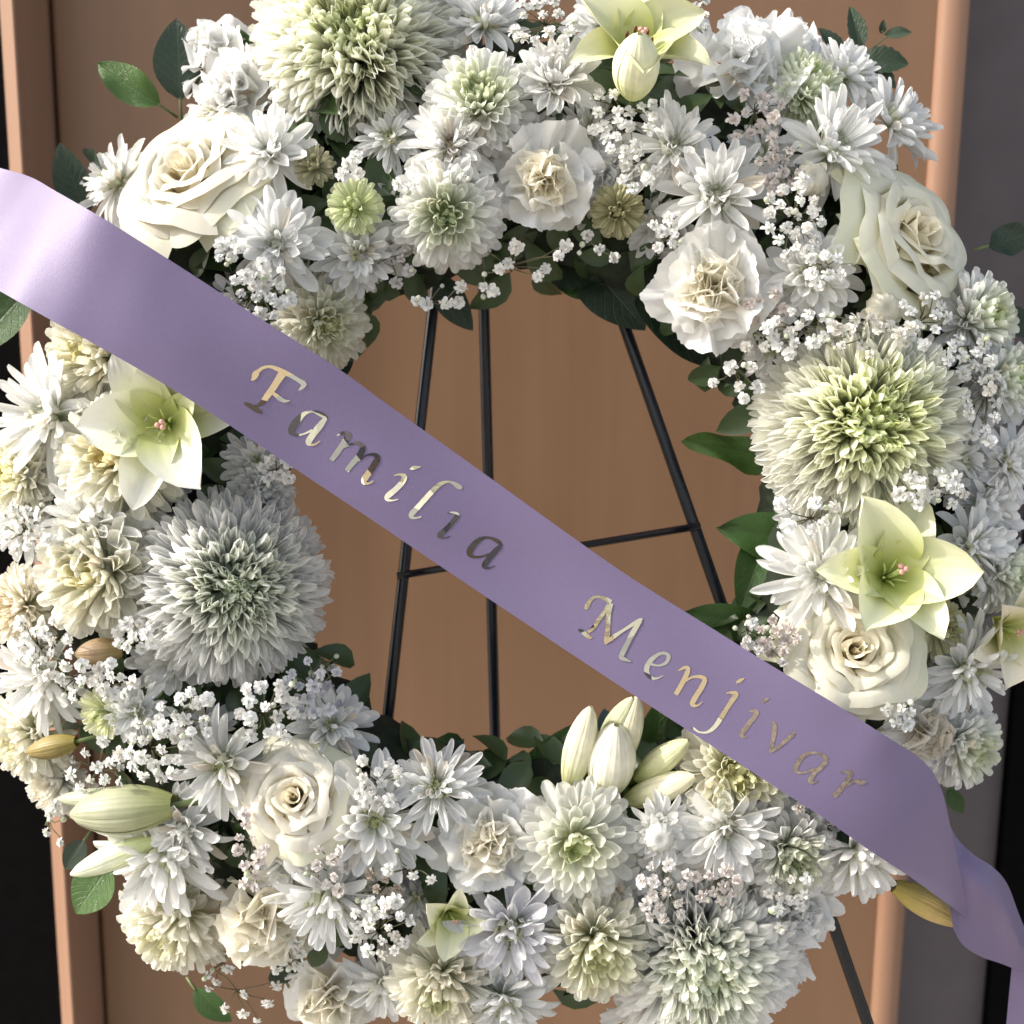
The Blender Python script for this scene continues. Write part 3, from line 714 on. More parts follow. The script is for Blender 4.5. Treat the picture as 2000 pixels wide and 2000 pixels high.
# ------------------------------------------------------------------ leaves
LEAF = [leaf_mesh('leaf_blade', 12, 6, 0.22, 0.5, 0.0), leaf_mesh('leaf_blade', 12, 6, 0.35, 0.9, 0.25), leaf_mesh('leaf_blade', 12, 6, 0.1, -0.5, 0.5, ph=1), leaf_mesh('leaf_blade', 12, 6, 0.3, 0.5, 0.0, serr=0.07)]
DGREEN = (0.020, 0.040, 0.026); MIDG = (0.045, 0.105, 0.022); LG = (0.075, 0.15, 0.035)
def leaf(bx, by, tx, ty, wide, label, wb=0.0, wt=0.0, c=MIDG, src=0, roll=0.0, group='glossy green leaves around the wreath'):
    wide *= 1.7
    A, B = at(bx, by, wb), at(tx, ty, wt); X = B - A; L_ = X.length * 1.03; X.normalize()
    Y = AW.cross(X).normalized(); Z = X.cross(Y)
    Y, Z = Y * math.cos(roll) + Z * math.sin(roll), Z * math.cos(roll) - Y * math.sin(roll)
    M = Matrix((X, Y, Z)).transposed().to_4x4(); M.translation = A
    root = empty('leaf', M, label, 'leaf', group)
    put('blade', LEAF[src], root, Matrix.Diagonal((L_, px_m(wide, 0), L_ * 0.7, 1)), c)
    b = MB(); b.tube([(-L_ * 0.25, 0, -L_ * 0.10), (-0.1 * L_, 0, -0.03 * L_), (L_ * 0.03, 0, 0)], 0.0009, 5); put('stalk', b.me('stalk', M_STEM), root)
    return root

# ------------------------------------------------------------------ baby's breath
def floret_mesh(seed):
    rr = random.Random(seed); b = MB()
    for k, (n, th, L_, wd) in enumerate(((8, 92, 1.0, 0.58), (7, 66, 0.88, 0.52), (6, 40, 0.72, 0.42), (4, 14, 0.5, 0.3))):
        o = rr.uniform(0, 6)
        for i in range(n):
            M = pm(math.radians(th + rr.uniform(-14, 14)), o + 2 * math.pi * i / n + rr.uniform(-0.3, 0.3), Vector((0, 0, 0)), L_ * rr.uniform(0.85, 1.1), wd * rr.uniform(0.85, 1.2), rr.uniform(-0.5, 0.5))
            me = FP[rr.randrange(2)]
            b.add([v.co for v in me.vertices], [tuple(p.vertices) for p in me.polygons], uvs(me), M)
    return b.me('floret', M_FLOR)
def wide_(t): return (0.3 + 0.7 * sm(0, 0.7, t)) * (1 - 0.35 * max(0, (t - 0.8) / 0.2))
FP = [mk_petal('tiny', M_FLOR, 3, 2, wide_, b, 1, 0.3, 0, 0, 0.1, 60 + k, 0.8) for k, b in enumerate((0.5, -0.5))]
FLORETS = [floret_mesh(k) for k in range(6)]
_b = MB(); blob(_b, (0, 0, 0), 1.0, 0.85, 0.85, 1.0, 10); BUDM = _b.me('bud', M_FLOR)
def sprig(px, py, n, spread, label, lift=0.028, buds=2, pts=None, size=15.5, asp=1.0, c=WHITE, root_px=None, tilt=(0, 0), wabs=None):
    rr = random.Random(int(px * 2 + py * 3)); base_w = (wh(px, py) * 0.5 if wabs is None else wabs - 0.02)
    rp = root_px or (px + rr.uniform(-20, 20), py + rr.uniform(-20, 20))
    A = at(rp[0], rp[1], base_w); root = empty('babys_breath_sprig', Matrix.Translation(A), label, 'flower sprig', "sprigs of baby's breath")
    P = []
    if pts: P = [(x, y) for x, y in pts]
    tries = 0
    while len(P) < (int(n * 1.5) if not pts else 0) and tries < 600:
        tries += 1; a = rr.uniform(0, 6.283); d = spread * math.sqrt(rr.random()); x, y = px + d * math.cos(a) * asp, py + d * math.sin(a) / asp
        if all(math.hypot(x - u, y - v) > size * 1.3 for u, v in P): P.append((x, y))
    for _ in range(buds): P.append((px + rr.uniform(-1, 1) * spread * asp, py + rr.uniform(-1, 1) * spread / asp))
    st = MB(); nf = len(P) - buds
    hub = at(px + rr.uniform(-8, 8), py + rr.uniform(-8, 8), (wh(px, py) if wabs is None else wabs) + lift * 0.2) - A
    st.tube([(0, 0, 0), tuple(hub * 0.5 + Vector((0, 0, 0.001))), tuple(hub)], 0.0006, 5)
    for i, (x, y) in enumerate(P):
        w_ = (wh(x, y) if wabs is None else wabs) + lift + rr.uniform(-0.008, 0.008)
        E = at(x, y, w_) - A
        mid = hub.lerp(E, 0.5) + Vector((rr.uniform(-1, 1), rr.uniform(-1, 1), rr.uniform(-1, 1))) * 0.002
        dx, dy = x - CX, y - CY; rho = math.hypot(dx, dy) or 1; q = (rho - RHO) / 330 * 0.8
        nrm = (AW + AU * (dx / rho * q + rr.uniform(-0.6, 0.6) + tilt[0]) - AV * (dy / rho * q + rr.uniform(-0.6, 0.6) + tilt[1])).normalized()
        rs = px_m(size * rr.uniform(0.66, 1.14)) if i < nf else px_m(size * rr.uniform(0.34, 0.5))
        st.tube([tuple(hub), tuple(mid), tuple(E - nrm * rs * 0.5)], 0.00035, 4)
        M = nrm.to_track_quat('Z', 'Y').to_matrix().to_4x4() @ Matrix.Rotation(rr.uniform(0, 6), 4, 'Z') @ Matrix.Diagonal((rs, rs, rs * rr.uniform(0.8, 1.1), 1)); M.translation = E
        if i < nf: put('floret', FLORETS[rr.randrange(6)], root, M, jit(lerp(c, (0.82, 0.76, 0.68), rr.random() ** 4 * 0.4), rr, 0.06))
        else: put('bud', BUDM, root, M, jit((0.75, 0.76, 0.66), rr, 0.06))
    put('stem', st.me('stem', M_TWIG), root)
    return root

# ------------------------------------------------------------------ ribbon with lettering
def crom(pts, n):
    """smooth curve through control points, n steps per span"""
    P = np.array(pts, float); P = np.vstack([2 * P[0] - P[1], P, 2 * P[-1] - P[-2]]); out = []
    for i in range(1, len(P) - 2):
        for k in range(n):
            t = k / n; a, b, c, d = P[i - 1], P[i], P[i + 1], P[i + 2]
            out.append(0.5 * (2 * b + (c - a) * t + (2 * a - 5 * b + 4 * c - d) * t * t + (3 * b - a - 3 * c + d) * t ** 3))
    out.append(P[-2]); return np.array(out)

_wl = crom([(-300, 0.030), (0, 0.058), (150, 0.058), (250, 0.084), (340, 0.105), (420, 0.1125), (560, 0.1135), (800, 0.109), (1050, 0.102), (1400, 0.097), (1800, 0.100), (2120, 0.106), (2320, 0.101), (2430, 0.086), (2520, 0.060), (2600, 0.03)], 12)
def wr(px, py):
    l = px * 0.84 + py * 0.545; v = -px * 0.545 + py * 0.84
    return float(np.interp(l, _wl[:, 0], _wl[:, 1])) + 0.0012 * math.sin(l * 0.011 + 1) * math.sin(v * 0.02) + 0.0006 * math.sin((px + 0.25 * py) * 0.048 + 0.8 * math.sin(py * 0.011)) * math.exp(-max(0, l - 360) / 110) * math.exp(-max(0, 60 - l) / 60) + 0.0016 * math.exp(-((l - 2230) / 50) ** 2 - ((v - 270) / 70) ** 2)

def ribbon():
    r = empty('ribbon', Matrix.Translation(at(1000, 1000, 0.09)), 'lavender satin ribbon with gold lettering stretched diagonally across the wreath', 'ribbon')
    inv = Matrix.Translation(-at(1000, 1000, 0.09))
    pairs = [(-240, 262, -330, 390), (-120, 296, -225, 440), (0, 328, -110, 508), (60, 346, -55, 540), (110, 374, -12, 562), (212, 433, 103, 627), (330, 507, 215, 689), (480, 604, 365, 777), (652, 714, 535, 888),
             (750, 785, 628, 950), (855, 860, 735, 1021), (961, 936, 838, 1091), (1100, 1036, 975, 1183), (1232, 1128, 1105, 1270), (1400, 1233, 1275, 1382), (1507, 1300, 1385, 1453), (1620, 1368, 1500, 1528),
             (1715, 1428, 1600, 1592), (1800, 1484, 1700, 1662), (1836, 1535, 1775, 1711), (1856, 1612, 1830, 1751), (1873, 1695, 1866, 1777), (1891, 1790, 1892, 1797)]
    C = crom(pairs, 8); nv = 14; rows = []
    for ux, uy, lx, ly in C:
        row = []
        for j in range(nv + 1):
            t = j / nv; x, y = ux + (lx - ux) * t, uy + (ly - uy) * t
            row.append(tuple(at(x, y, wr(x, y))))
        rows.append(row)
    P = np.array(rows); u, v = np.meshgrid(np.linspace(0, 12, P.shape[0]), np.linspace(0, 1, nv + 1), indexing='ij')
    b = MB(); b.grid(P, np.stack([v, u], -1)); me = b.me('band', M_SATIN); me.transform(inv); put('band', me, r)
    def sheet(name, ctrl, n=8, m=6):
        # ctrl: list of cross sections, each a list of (px, py, w)
        cs = [crom(c, m) for c in ctrl]; A = np.array(cs)
        G = np.array([crom(A[:, j, :], n) for j in range(A.shape[1])]).transpose(1, 0, 2)
        P = np.array([[tuple(at(*q)) for q in row] for row in G])
        v, u = np.meshgrid(np.linspace(0, 3, P.shape[0]), np.linspace(0, 1, P.shape[1]), indexing='ij')
        b = MB(); b.grid(P, np.stack([u, v], -1)); me = b.me(name, M_SATIN); me.transform(inv); put(name, me, r)
    sheet('folded_tail', [
        [(1838, 1570, 0.050), (1845, 1640, 0.052), (1850, 1730, 0.050), (1862, 1815, 0.046)],
        [(1866, 1632, 0.042), (1868, 1700, 0.050), (1872, 1770, 0.045), (1881, 1846, 0.040)],
        [(1903, 1670, 0.044), (1902, 1722, 0.052), (1906, 1790, 0.042), (1915, 1868, 0.034)],
        [(1940, 1694, 0.042), (1934, 1742, 0.050), (1942, 1815, 0.038), (1955, 1882, 0.028)],
        [(1968, 1728, 0.036), (1962, 1776, 0.046), (1970, 1845, 0.034), (1986, 1894, 0.024)],
        [(1992, 1790, 0.030), (1984, 1826, 0.040), (1992, 1872, 0.028), (2012, 1904, 0.020)],
        [(2030, 1880, 0.008), (2020, 1890, 0.020), (2030, 1905, 0.016), (2050, 1918, 0.014)]])
    sheet('hanging_tail', [
        [(1977, 1880, 0.006), (2030, 1885, 0.012), (2090, 1890, 0.006), (2140, 1895, 0.010)],
        [(1970, 1950, 0.004), (2025, 1955, 0.012), (2085, 1960, 0.004), (2140, 1960, 0.010)],
        [(1960, 2060, 0.000), (2015, 2060, 0.010), (2080, 2060, 0.000), (2135, 2060, 0.008)],
        [(1948, 2200, -0.004), (2005, 2200, 0.006), (2070, 2200, -0.002), (2125, 2200, 0.006)]])
    K = 300 / 1932; K2 = 340 / 1932
    T1, T2, T3, T4 = (450, 680, K), (700, 860, K), (1100, 1130, K), (1380, 1300, K2)
    L = [(T1, [[(262, 405, 12), (290, 380, 55), (320, 325, 85), (350, 290, 50), (400, 252, 40), (480, 232, 35), (560, 250, 50), (650, 290, 60), (760, 345, 55), (860, 405, 52), (925, 448, 66), (962, 458, 10)],
               [(940, 455, 50), (905, 490, 48), (858, 532, 16)],
               [(658, 312, 105), (600, 400, 90), (530, 510, 85), (470, 590, 80), (405, 680, 66), (350, 720, 38), (300, 735, 30)],
               [(172, 696, 20), (210, 706, 44), (260, 732, 56), (330, 778, 56), (375, 800, 44), (402, 800, 16)],
               [(530, 560, 40), (580, 600, 52), (630, 640, 58), (685, 665, 42), (748, 660, 12)]]),
         (T1, [[(1215, 885, 40), (1140, 830, 62), (1030, 797, 28), (930, 825, 50), (840, 910, 90), (780, 1000, 92), (768, 1055, 75), (830, 1093, 32), (920, 1080, 24), (1030, 1032, 32)],
               [(1198, 880, 50), (1130, 970, 82), (1060, 1060, 82), (990, 1160, 80), (985, 1200, 52), (1050, 1215, 25), (1128, 1168, 14)]]),
         (T1, [[(1340, 1100, 15), (1410, 1068, 38), (1480, 1080, 66), (1462, 1140, 80), (1400, 1230, 72), (1330, 1330, 70), (1270, 1410, 60)],
               [(1420, 1250, 20), (1530, 1202, 26), (1615, 1197, 46), (1662, 1245, 70), (1640, 1320, 76), (1570, 1410, 70), (1500, 1490, 65), (1462, 1545, 56)],
               [(1610, 1415, 26), (1700, 1355, 22), (1780, 1335, 34), (1845, 1360, 60), (1830, 1430, 80), (1760, 1540, 78), (1690, 1640, 78), (1680, 1688, 56), (1735, 1702, 26), (1800, 1668, 16)]]),
         (T2, [[(450, 440, 12), (520, 430, 30), (580, 455, 60), (552, 525, 70), (470, 615, 70), (370, 700, 72), (362, 745, 44), (430, 757, 20), (500, 740, 10)], [(645, 362, 14), (700, 345, 50), (785, 332, 10)]]),
         (T2, [[(1305, 600, 30), (1265, 585, 66), (1205, 545, 48), (1130, 522, 28), (1030, 550, 52), (930, 640, 64), (830, 750, 66), (735, 855, 66), (670, 925, 70), (668, 965, 48), (720, 977, 26), (790, 962, 18)]]),
         (T2, [[(1120, 915, 14), (1190, 908, 25), (1242, 942, 60), (1195, 1015, 62), (1110, 1110, 62), (1025, 1190, 66), (1032, 1222, 30), (1090, 1225, 18), (1158, 1210, 10)]]),
         (T2, [[(1805, 1328, 36), (1740, 1262, 52), (1620, 1222, 28), (1520, 1252, 58), (1430, 1340, 78), (1398, 1418, 76), (1440, 1463, 38), (1530, 1465, 24), (1650, 1430, 28)],
               [(1792, 1330, 50), (1730, 1385, 70), (1660, 1465, 72), (1590, 1560, 70), (1590, 1598, 44), (1650, 1605, 18), (1718, 1578, 10)]]),
         (T3, [[(270, 380, 16), (295, 360, 60), (325, 300, 52), (375, 245, 38), (440, 228, 32), (530, 255, 50), (605, 300, 62)],
               [(590, 310, 60), (510, 430, 50), (420, 560, 55), (370, 630, 50), (310, 675, 34)], [(190, 645, 26), (230, 660, 46), (280, 700, 56), (330, 740, 40), (370, 738, 14)],
               [(595, 310, 72), (570, 450, 60), (563, 600, 56), (552, 720, 68), (528, 822, 36)], [(530, 815, 34), (620, 742, 54), (750, 655, 36), (860, 585, 46), (965, 522, 50), (1000, 512, 10)],
               [(970, 530, 50), (890, 655, 66), (820, 790, 62), (765, 900, 66), (730, 985, 62), (785, 1020, 40), (852, 1046, 12)]]),
         (T3, [[(1100, 1075, 30), (1200, 1095, 25), (1290, 1060, 40), (1328, 985, 50), (1288, 942, 40), (1210, 947, 40), (1110, 1020, 60), (1055, 1110, 66), (1055, 1190, 60), (1110, 1250, 45), (1180, 1255, 24), (1258, 1220, 12)]]),
         (T3, [[(1450, 1158, 16), (1520, 1122, 38), (1572, 1130, 50), (1550, 1210, 62), (1490, 1330, 62), (1415, 1458, 60)],
               [(1520, 1300, 25), (1620, 1242, 30), (1720, 1235, 46), (1780, 1270, 60), (1740, 1370, 66), (1670, 1480, 66), (1625, 1568, 66), (1648, 1598, 40), (1700, 1592, 20), (1748, 1552, 12)]]),
         (T4, [[(215, 306, 12), (285, 300, 34), (325, 318, 58), (285, 385, 56), (228, 470, 52), (160, 580, 54), (90, 680, 48), (10, 738, 30), (-80, 738, 18), (-140, 700, 26), (-172, 690, 10)], [(330, 190, 24), (370, 166, 40), (420, 140, 12)]]),
         (T4, [[(470, 503, 14), (545, 508, 50), (540, 555, 56), (488, 622, 56), (430, 700, 56), (385, 760, 55), (398, 788, 32), (452, 794, 10)], [(615, 408, 20), (650, 383, 36), (692, 362, 12)]]),
         (T4, [[(728, 618, 22), (755, 660, 46), (750, 750, 52), (730, 850, 46), (708, 965, 36)], [(712, 958, 26), (800, 902, 36), (880, 832, 42), (950, 772, 46), (974, 738, 26)]]),
         (T4, [[(1342, 1045, 46), (1290, 1000, 42), (1210, 967, 24), (1100, 987, 42), (1030, 1052, 52), (985, 1148, 56), (1022, 1188, 30), (1120, 1178, 24), (1220, 1140, 28)],
               [(1332, 1050, 54), (1270, 1130, 50), (1200, 1190, 46), (1152, 1268, 56), (1172, 1298, 30), (1242, 1280, 10)]]),
         (T4, [[(1485, 1187, 12), (1560, 1180, 36), (1600, 1198, 50), (1550, 1290, 50), (1480, 1380, 56), (1408, 1455, 58)], [(1555, 1335, 22), (1640, 1282, 30), (1715, 1296, 58), (1772, 1290, 18)]])]
    for nl, ((ox, oy, k), strokes) in enumerate(L):
        b = MB()
        for si, st in enumerate(strokes):
            c = crom(st, 6); p = c[:, :2]; wd = np.maximum(c[:, 2], 6) * 0.5
            tg = np.gradient(p, axis=0); tg /= np.linalg.norm(tg, axis=1)[:, None]; nm = np.stack([-tg[:, 1], tg[:, 0]], 1)
            rows = []
            for q in range(len(p)):
                row = []
                for s in (-1, 0, 1):
                    x, y = ox + (p[q, 0] + nm[q, 0] * wd[q] * s) * k, oy + (p[q, 1] + nm[q, 1] * wd[q] * s) * k
                    row.append(tuple(at(x, y, wr(x, y) + 0.00020 + 0.00005 * si)))
                rows.append(row)
            b.grid(np.array(rows))
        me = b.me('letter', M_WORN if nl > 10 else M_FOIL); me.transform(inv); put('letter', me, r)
ribbon()

# ------------------------------------------------------------------ flowers: seen centre (photo pixels), radius (pixels), label
# large pompons
mum(686, 62, 215, 'large pale green pompon bloom at the top, flat white petals drooping below it', eye=(0.80, 0.86, 0.54), mid=(0.92, 0.94, 0.78), outer=(0.95, 0.95, 0.88), tilt=(0.0, 0.10), droop=0.35, N=1150, face=0.15, eyer=0.26)
mum(1709, 822, 205, 'large yellow-green pompon bloom on the right above the wide open lily', eye=(0.85, 0.91, 0.52), mid=(0.92, 0.945, 0.74), outer=(0.95, 0.95, 0.88), N=1150, tilt=(-0.05, 0.03), width=0.082, face=0.5, eyer=0.32)
mum(464, 1150, 192, 'large white pompon bloom with shaded green heart on the left below the ribbon', eye=(0.72, 0.79, 0.54), mid=(0.90, 0.925, 0.83), outer=(0.95, 0.95, 0.93), N=1150, tilt=(0.12, 0.05))
mum(1384, 1900, 205, 'large white pompon bloom with green heart at the bottom edge', eye=(0.70, 0.77, 0.50), mid=(0.90, 0.92, 0.81), outer=(0.95, 0.95, 0.93), N=1150, tilt=(0.0, 0.02), face=0.3)
# medium full chrysanthemums
G2 = 'medium full chrysanthemums'
def mum2(px, py, r, label, **k):
    r = r * 1.06
    a = dict(N=230, width=0.175, eyer=0.30, flat=0.62, group=G2, name='full_chrysanthemum', lift=0.010); a.update(k); return mum(px, py, r, label, **a)
mum2(936, 178, 105, 'white chrysanthemum with round green eye right of the large top bloom', eye=(0.50, 0.56, 0.32), mid=(0.78, 0.81, 0.64))
mum2(871, 420, 108, 'white chrysanthemum with small green eye, its petals fanning down over the hole', eye=(0.52, 0.60, 0.32), tilt=(-0.05, 0.15), mid=(0.82, 0.85, 0.72))
mum2(167, 1122, 130, 'creamy chrysanthemum with yellow centre beside the large green-hearted bloom', eye=(0.72, 0.66, 0.20), mid=(0.87, 0.85, 0.72), outer=(0.89, 0.88, 0.80), width=0.2)
mum2(212, 886, 128, 'creamy chrysanthemum with golden centre tucked left of the lily under the ribbon', eye=(0.76, 0.62, 0.16), mid=(0.87, 0.85, 0.72), outer=(0.89, 0.88, 0.80))
mum2(165, 690, 122, 'cream chrysanthemum half hidden under the lower edge of the ribbon', eye=(0.70, 0.66, 0.28), mid=(0.87, 0.85, 0.72), outer=(0.89, 0.88, 0.80), lift=0.0, tilt=(-0.1, 0.15))
mum2(1125, 1653, 116, 'white chrysanthemum with small lime centre below the lily buds', eye=(0.60, 0.66, 0.30), mid=(0.82, 0.83, 0.70), outer=(0.84, 0.84, 0.80), width=0.21, N=150)
mum2(1168, 1872, 116, 'cream-green chrysanthemum at the bottom beside the largest bottom bloom', eye=(0.66, 0.68, 0.36), mid=(0.84, 0.84, 0.66), outer=(0.89, 0.88, 0.80))
mum2(857, 1945, 108, 'creamy chrysanthemum with lime eye on the bottom edge', eye=(0.60, 0.64, 0.24), mid=(0.87, 0.85, 0.72), outer=(0.89, 0.88, 0.80))
mum2(318, 1824, 122, 'dense creamy white chrysanthemum left of a carnation at lower left', eye=(0.74, 0.72, 0.36), mid=(0.87, 0.85, 0.72), outer=(0.89, 0.88, 0.80))
mum2(30, 1450, 95, 'cream chrysanthemum cut by the left edge above the dark background', mid=(0.87, 0.85, 0.72), eye=(0.76, 0.70, 0.34), outer=(0.89, 0.88, 0.80))
mum2(16, 925, 85, 'yellowish chrysanthemum cut by the left edge below the big white spray bloom', mid=(0.86, 0.84, 0.62), eye=(0.72, 0.66, 0.24), outer=(0.89, 0.88, 0.80))
mum2(14, 1190, 85, 'peach tinted chrysanthemum cut by the left edge', mid=(0.88, 0.82, 0.68), eye=(0.80, 0.66, 0.36), outer=(0.89, 0.86, 0.77))
mum2(1440, 1515, 112, 'cream chrysanthemum with yellow-green centre peeping from under the ribbon below the lettering', eye=(0.74, 0.73, 0.34), mid=(0.87, 0.86, 0.68), outer=(0.89, 0.88, 0.80), lift=0.0)
mum2(1556, 1682, 95, 'white chrysanthemum with dark green eye below the ribbon', eye=(0.42, 0.46, 0.24), mid=(0.78, 0.80, 0.66))
mum2(1590, 152, 88, 'pale green chrysanthemum beside the carnation on the upper right rim', mid=GREENW, eye=LIME, outer=(0.82, 0.85, 0.72), tilt=(0.15, -0.1))
mum2(1934, 612, 98, 'greenish white chrysanthemum on the right rim below the rose', mid=GREENW, eye=LIME, outer=COOL, tilt=(0.15, 0))
mum2(1985, 735, 92, 'blue-white chrysanthemum cut by the right edge near the yellow-green pompon', mid=GREENW, eye=LIME, outer=COOL, tilt=(0.1, 0))
mum2(640, 635, 92, 'cream chrysanthemum on the inner rim just above the ribbon', mid=(0.87, 0.87, 0.74), eye=(0.74, 0.74, 0.42), outer=(0.87, 0.86, 0.77), tilt=(0.2, 0.1), lift=-0.005)
mum2(1905, 1465, 92, 'blue-white chrysanthemum on the right rim above the ribbon fold', mid=(0.76, 0.78, 0.62), eye=(0.5, 0.55, 0.25), outer=COOL, tilt=(0.15, 0))
mum2(90, 1540, 80, 'white chrysanthemum under the green lily buds at the lower left rim', mid=CREAM, eye=CREAM, tilt=(-0.2, 0.1), lift=-0.008)
mum2(522, 962, 66, 'small white chrysanthemum under the lily near the hole', mid=COOL, eye=COOL, outer=COOL, lift=-0.006, tilt=(0.3, -0.1))
mum2(1985, 1120, 80, 'greenish chrysanthemum cut by the right edge beside the open lily', mid=GREENW, eye=MGREEN, outer=COOL, tilt=(0.2, 0))

# daisies
D_ = daisy
D_(212, 345, 92, 'white spray bloom behind the upper left rose, narrow petals over a dark leaf', tilt=(-0.35, 0), width=0.2, lift=0.0)
D_(518, 287, 92, 'white spray bloom between the cream rose and the large top bloom', eye=(0.74, 0.73, 0.62))
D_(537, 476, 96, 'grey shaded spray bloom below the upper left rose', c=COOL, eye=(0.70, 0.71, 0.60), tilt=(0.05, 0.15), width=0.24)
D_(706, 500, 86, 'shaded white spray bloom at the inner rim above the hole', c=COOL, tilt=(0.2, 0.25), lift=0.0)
D_(878, 276, 88, 'white spray bloom with brownish heart under the green-eyed chrysanthemum', eye=(0.52, 0.42, 0.28))
D_(1085, 150, 84, 'half closed white spray bloom left of the top lily', eye=(0.62, 0.58, 0.46), openess=0.8, tilt=(0, -0.1))
D_(942, 28, 86, 'pale grey spray bloom at the top edge between pompon and lily', c=COOL, lift=0.0, tilt=(0, -0.15))
D_(1322, 276, 96, 'white spray bloom below the top lily, many narrow petals', eye=(0.66, 0.66, 0.48), width=0.22)
D_(1405, 372, 112, 'white spray bloom with long loose petals above a frilly carnation', width=0.21, n0=18, eye=(0.66, 0.66, 0.50))
D_(1640, 275, 116, 'large white spray bloom with a small closed bud at its lower edge', width=0.23, eye=(0.70, 0.74, 0.56), tilt=(-0.05, 0.05))
D_(1762, 228, 100, 'blue-white spray bloom on the upper right rim, petals spread to the right', c=COOL, tilt=(0.35, -0.05), width=0.21)
D_(1660, 130, 88, 'white spray bloom on the upper right rim beneath the serrated leaf sprig', c=COOL, tilt=(0.2, -0.25))
D_(1590, 534, 90, "white spray bloom with baby's breath lying over it left of the right rose", width=0.28, tilt=(-0.05, 0.15))
D_(72, 806, 132, 'big white spray bloom with long petals at the left edge below the ribbon', width=0.17, n0=22, eye=(0.80, 0.79, 0.66), tilt=(-0.05, 0))
D_(163, 1010, 112, 'white spray bloom seen from its side above the yellow-centred one', openess=0.98, tilt=(0.0, -0.55), width=0.19, eye=(0.80, 0.79, 0.68))
D_(64, 1335, 112, 'white spray bloom at the left edge below the brown bud', width=0.19, tilt=(-0.05, 0.25), eye=(0.80, 0.79, 0.66))
D_(258, 1395, 62, 'small grey spray bloom right of the lime button at lower left', c=COOL)
D_(424, 1505, 104, 'white spray bloom left of the lower rose', width=0.20, tilt=(-0.05, 0.1), n0=16)
D_(348, 1630, 82, 'white spray bloom just below the closed green lily buds', eye=(0.78, 0.80, 0.62))
D_(300, 1690, 132, 'large white spray bloom with yellow-green centre at the lower left rim', eye=(0.76, 0.80, 0.36), tilt=(-0.05, 0.2), width=0.21)
D_(636, 1775, 116, 'drooping grey-white spray bloom right of the lower left carnation', c=COOL, tilt=(0, 0.4), width=0.20, openess=1.05)
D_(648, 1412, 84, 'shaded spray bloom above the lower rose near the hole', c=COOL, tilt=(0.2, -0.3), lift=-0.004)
D_(730, 1612, 112, 'white spray bloom right of the lower rose', tilt=(0.05, 0.15), width=0.23)
D_(853, 1528, 92, 'white spray bloom with upright petals against dark leaves at the bottom of the hole', c=COOL, tilt=(0, -0.45), width=0.19)
D_(998, 1832, 108, 'grey-lilac spray bloom between two chrysanthemums at the bottom', c=(0.78, 0.78, 0.80), tilt=(0, 0.05), width=0.23)
D_(1423, 1633, 100, 'white spray bloom below the ribbon with rounded lower petals', width=0.25, tilt=(0, 0.1), eye=(0.72, 0.70, 0.56))
D_(1690, 1690, 118, 'white spray bloom with long petals fanning down below the ribbon', tilt=(0.1, 0.6), width=0.20)
D_(1600, 1120, 112, 'white spray bloom left of the open lily', width=0.22, tilt=(-0.2, -0.15), eye=(0.82, 0.82, 0.66))
D_(1916, 1065, 86, 'blue-white spray bloom on the right rim beside the lily tip', c=COOL, tilt=(0.2, 0))
D_(1940, 985, 82, 'grey-blue spray bloom on the right rim below the pompon', c=COOL, tilt=(0.25, 0), lift=0.0)
D_(1908, 1315, 100, 'grey-white spray bloom right of the lower right rose', c=COOL, width=0.19, tilt=(0.1, 0.1))
D_(1900, 890, 90, 'white spray bloom partly behind the yellow-green pompon at the right', c=COOL, tilt=(0.2, 0.05), lift=-0.004)
D_(1985, 900, 80, 'spray bloom cut by the right edge below a blue-white chrysanthemum', c=COOL, tilt=(0.2, 0))
D_(1290, 1620, 62, 'little white spray bloom between the lime-centred chrysanthemum and the ribbon', tilt=(0.1, 0))
D_(1180, 1745, 86, 'white spray bloom overlapped by two chrysanthemums near the bottom', lift=-0.004)
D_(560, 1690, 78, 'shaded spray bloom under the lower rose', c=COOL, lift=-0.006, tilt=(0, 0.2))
D_(420, 200, 70, 'white spray bloom between rose and top carnation', lift=-0.006, tilt=(-0.1, -0.2))
D_(1300, 1700, 76, 'white spray bloom above the largest bottom bloom', lift=-0.004, c=COOL)
D_(505, 905, 66, 'small white spray bloom between lily and large white pompon, under the ribbon edge', c=COOL, lift=-0.010)
D_(1480, 1745, 90, 'grey spray bloom behind the green-eyed chrysanthemum at lower right', c=COOL, lift=-0.006)
D_(330, 1290, 80, 'shaded spray bloom below the brown bud and left of the hole bloom', c=COOL, lift=-0.012)
D_(1180, 30, 80, 'pale spray bloom at the top edge behind the lily', c=COOL, lift=-0.008, tilt=(0, -0.2))
D_(1500, 300, 80, 'shaded spray bloom deep between two larger ones at upper right', c=COOL, lift=-0.012)
D_(30, 1010, 80, 'white spray bloom at the left edge above the sprig', c=WHITE, lift=-0.008)
D_(1500, 1600, 80, 'white spray bloom tight under the ribbon edge', c=WHITE, lift=-0.012)

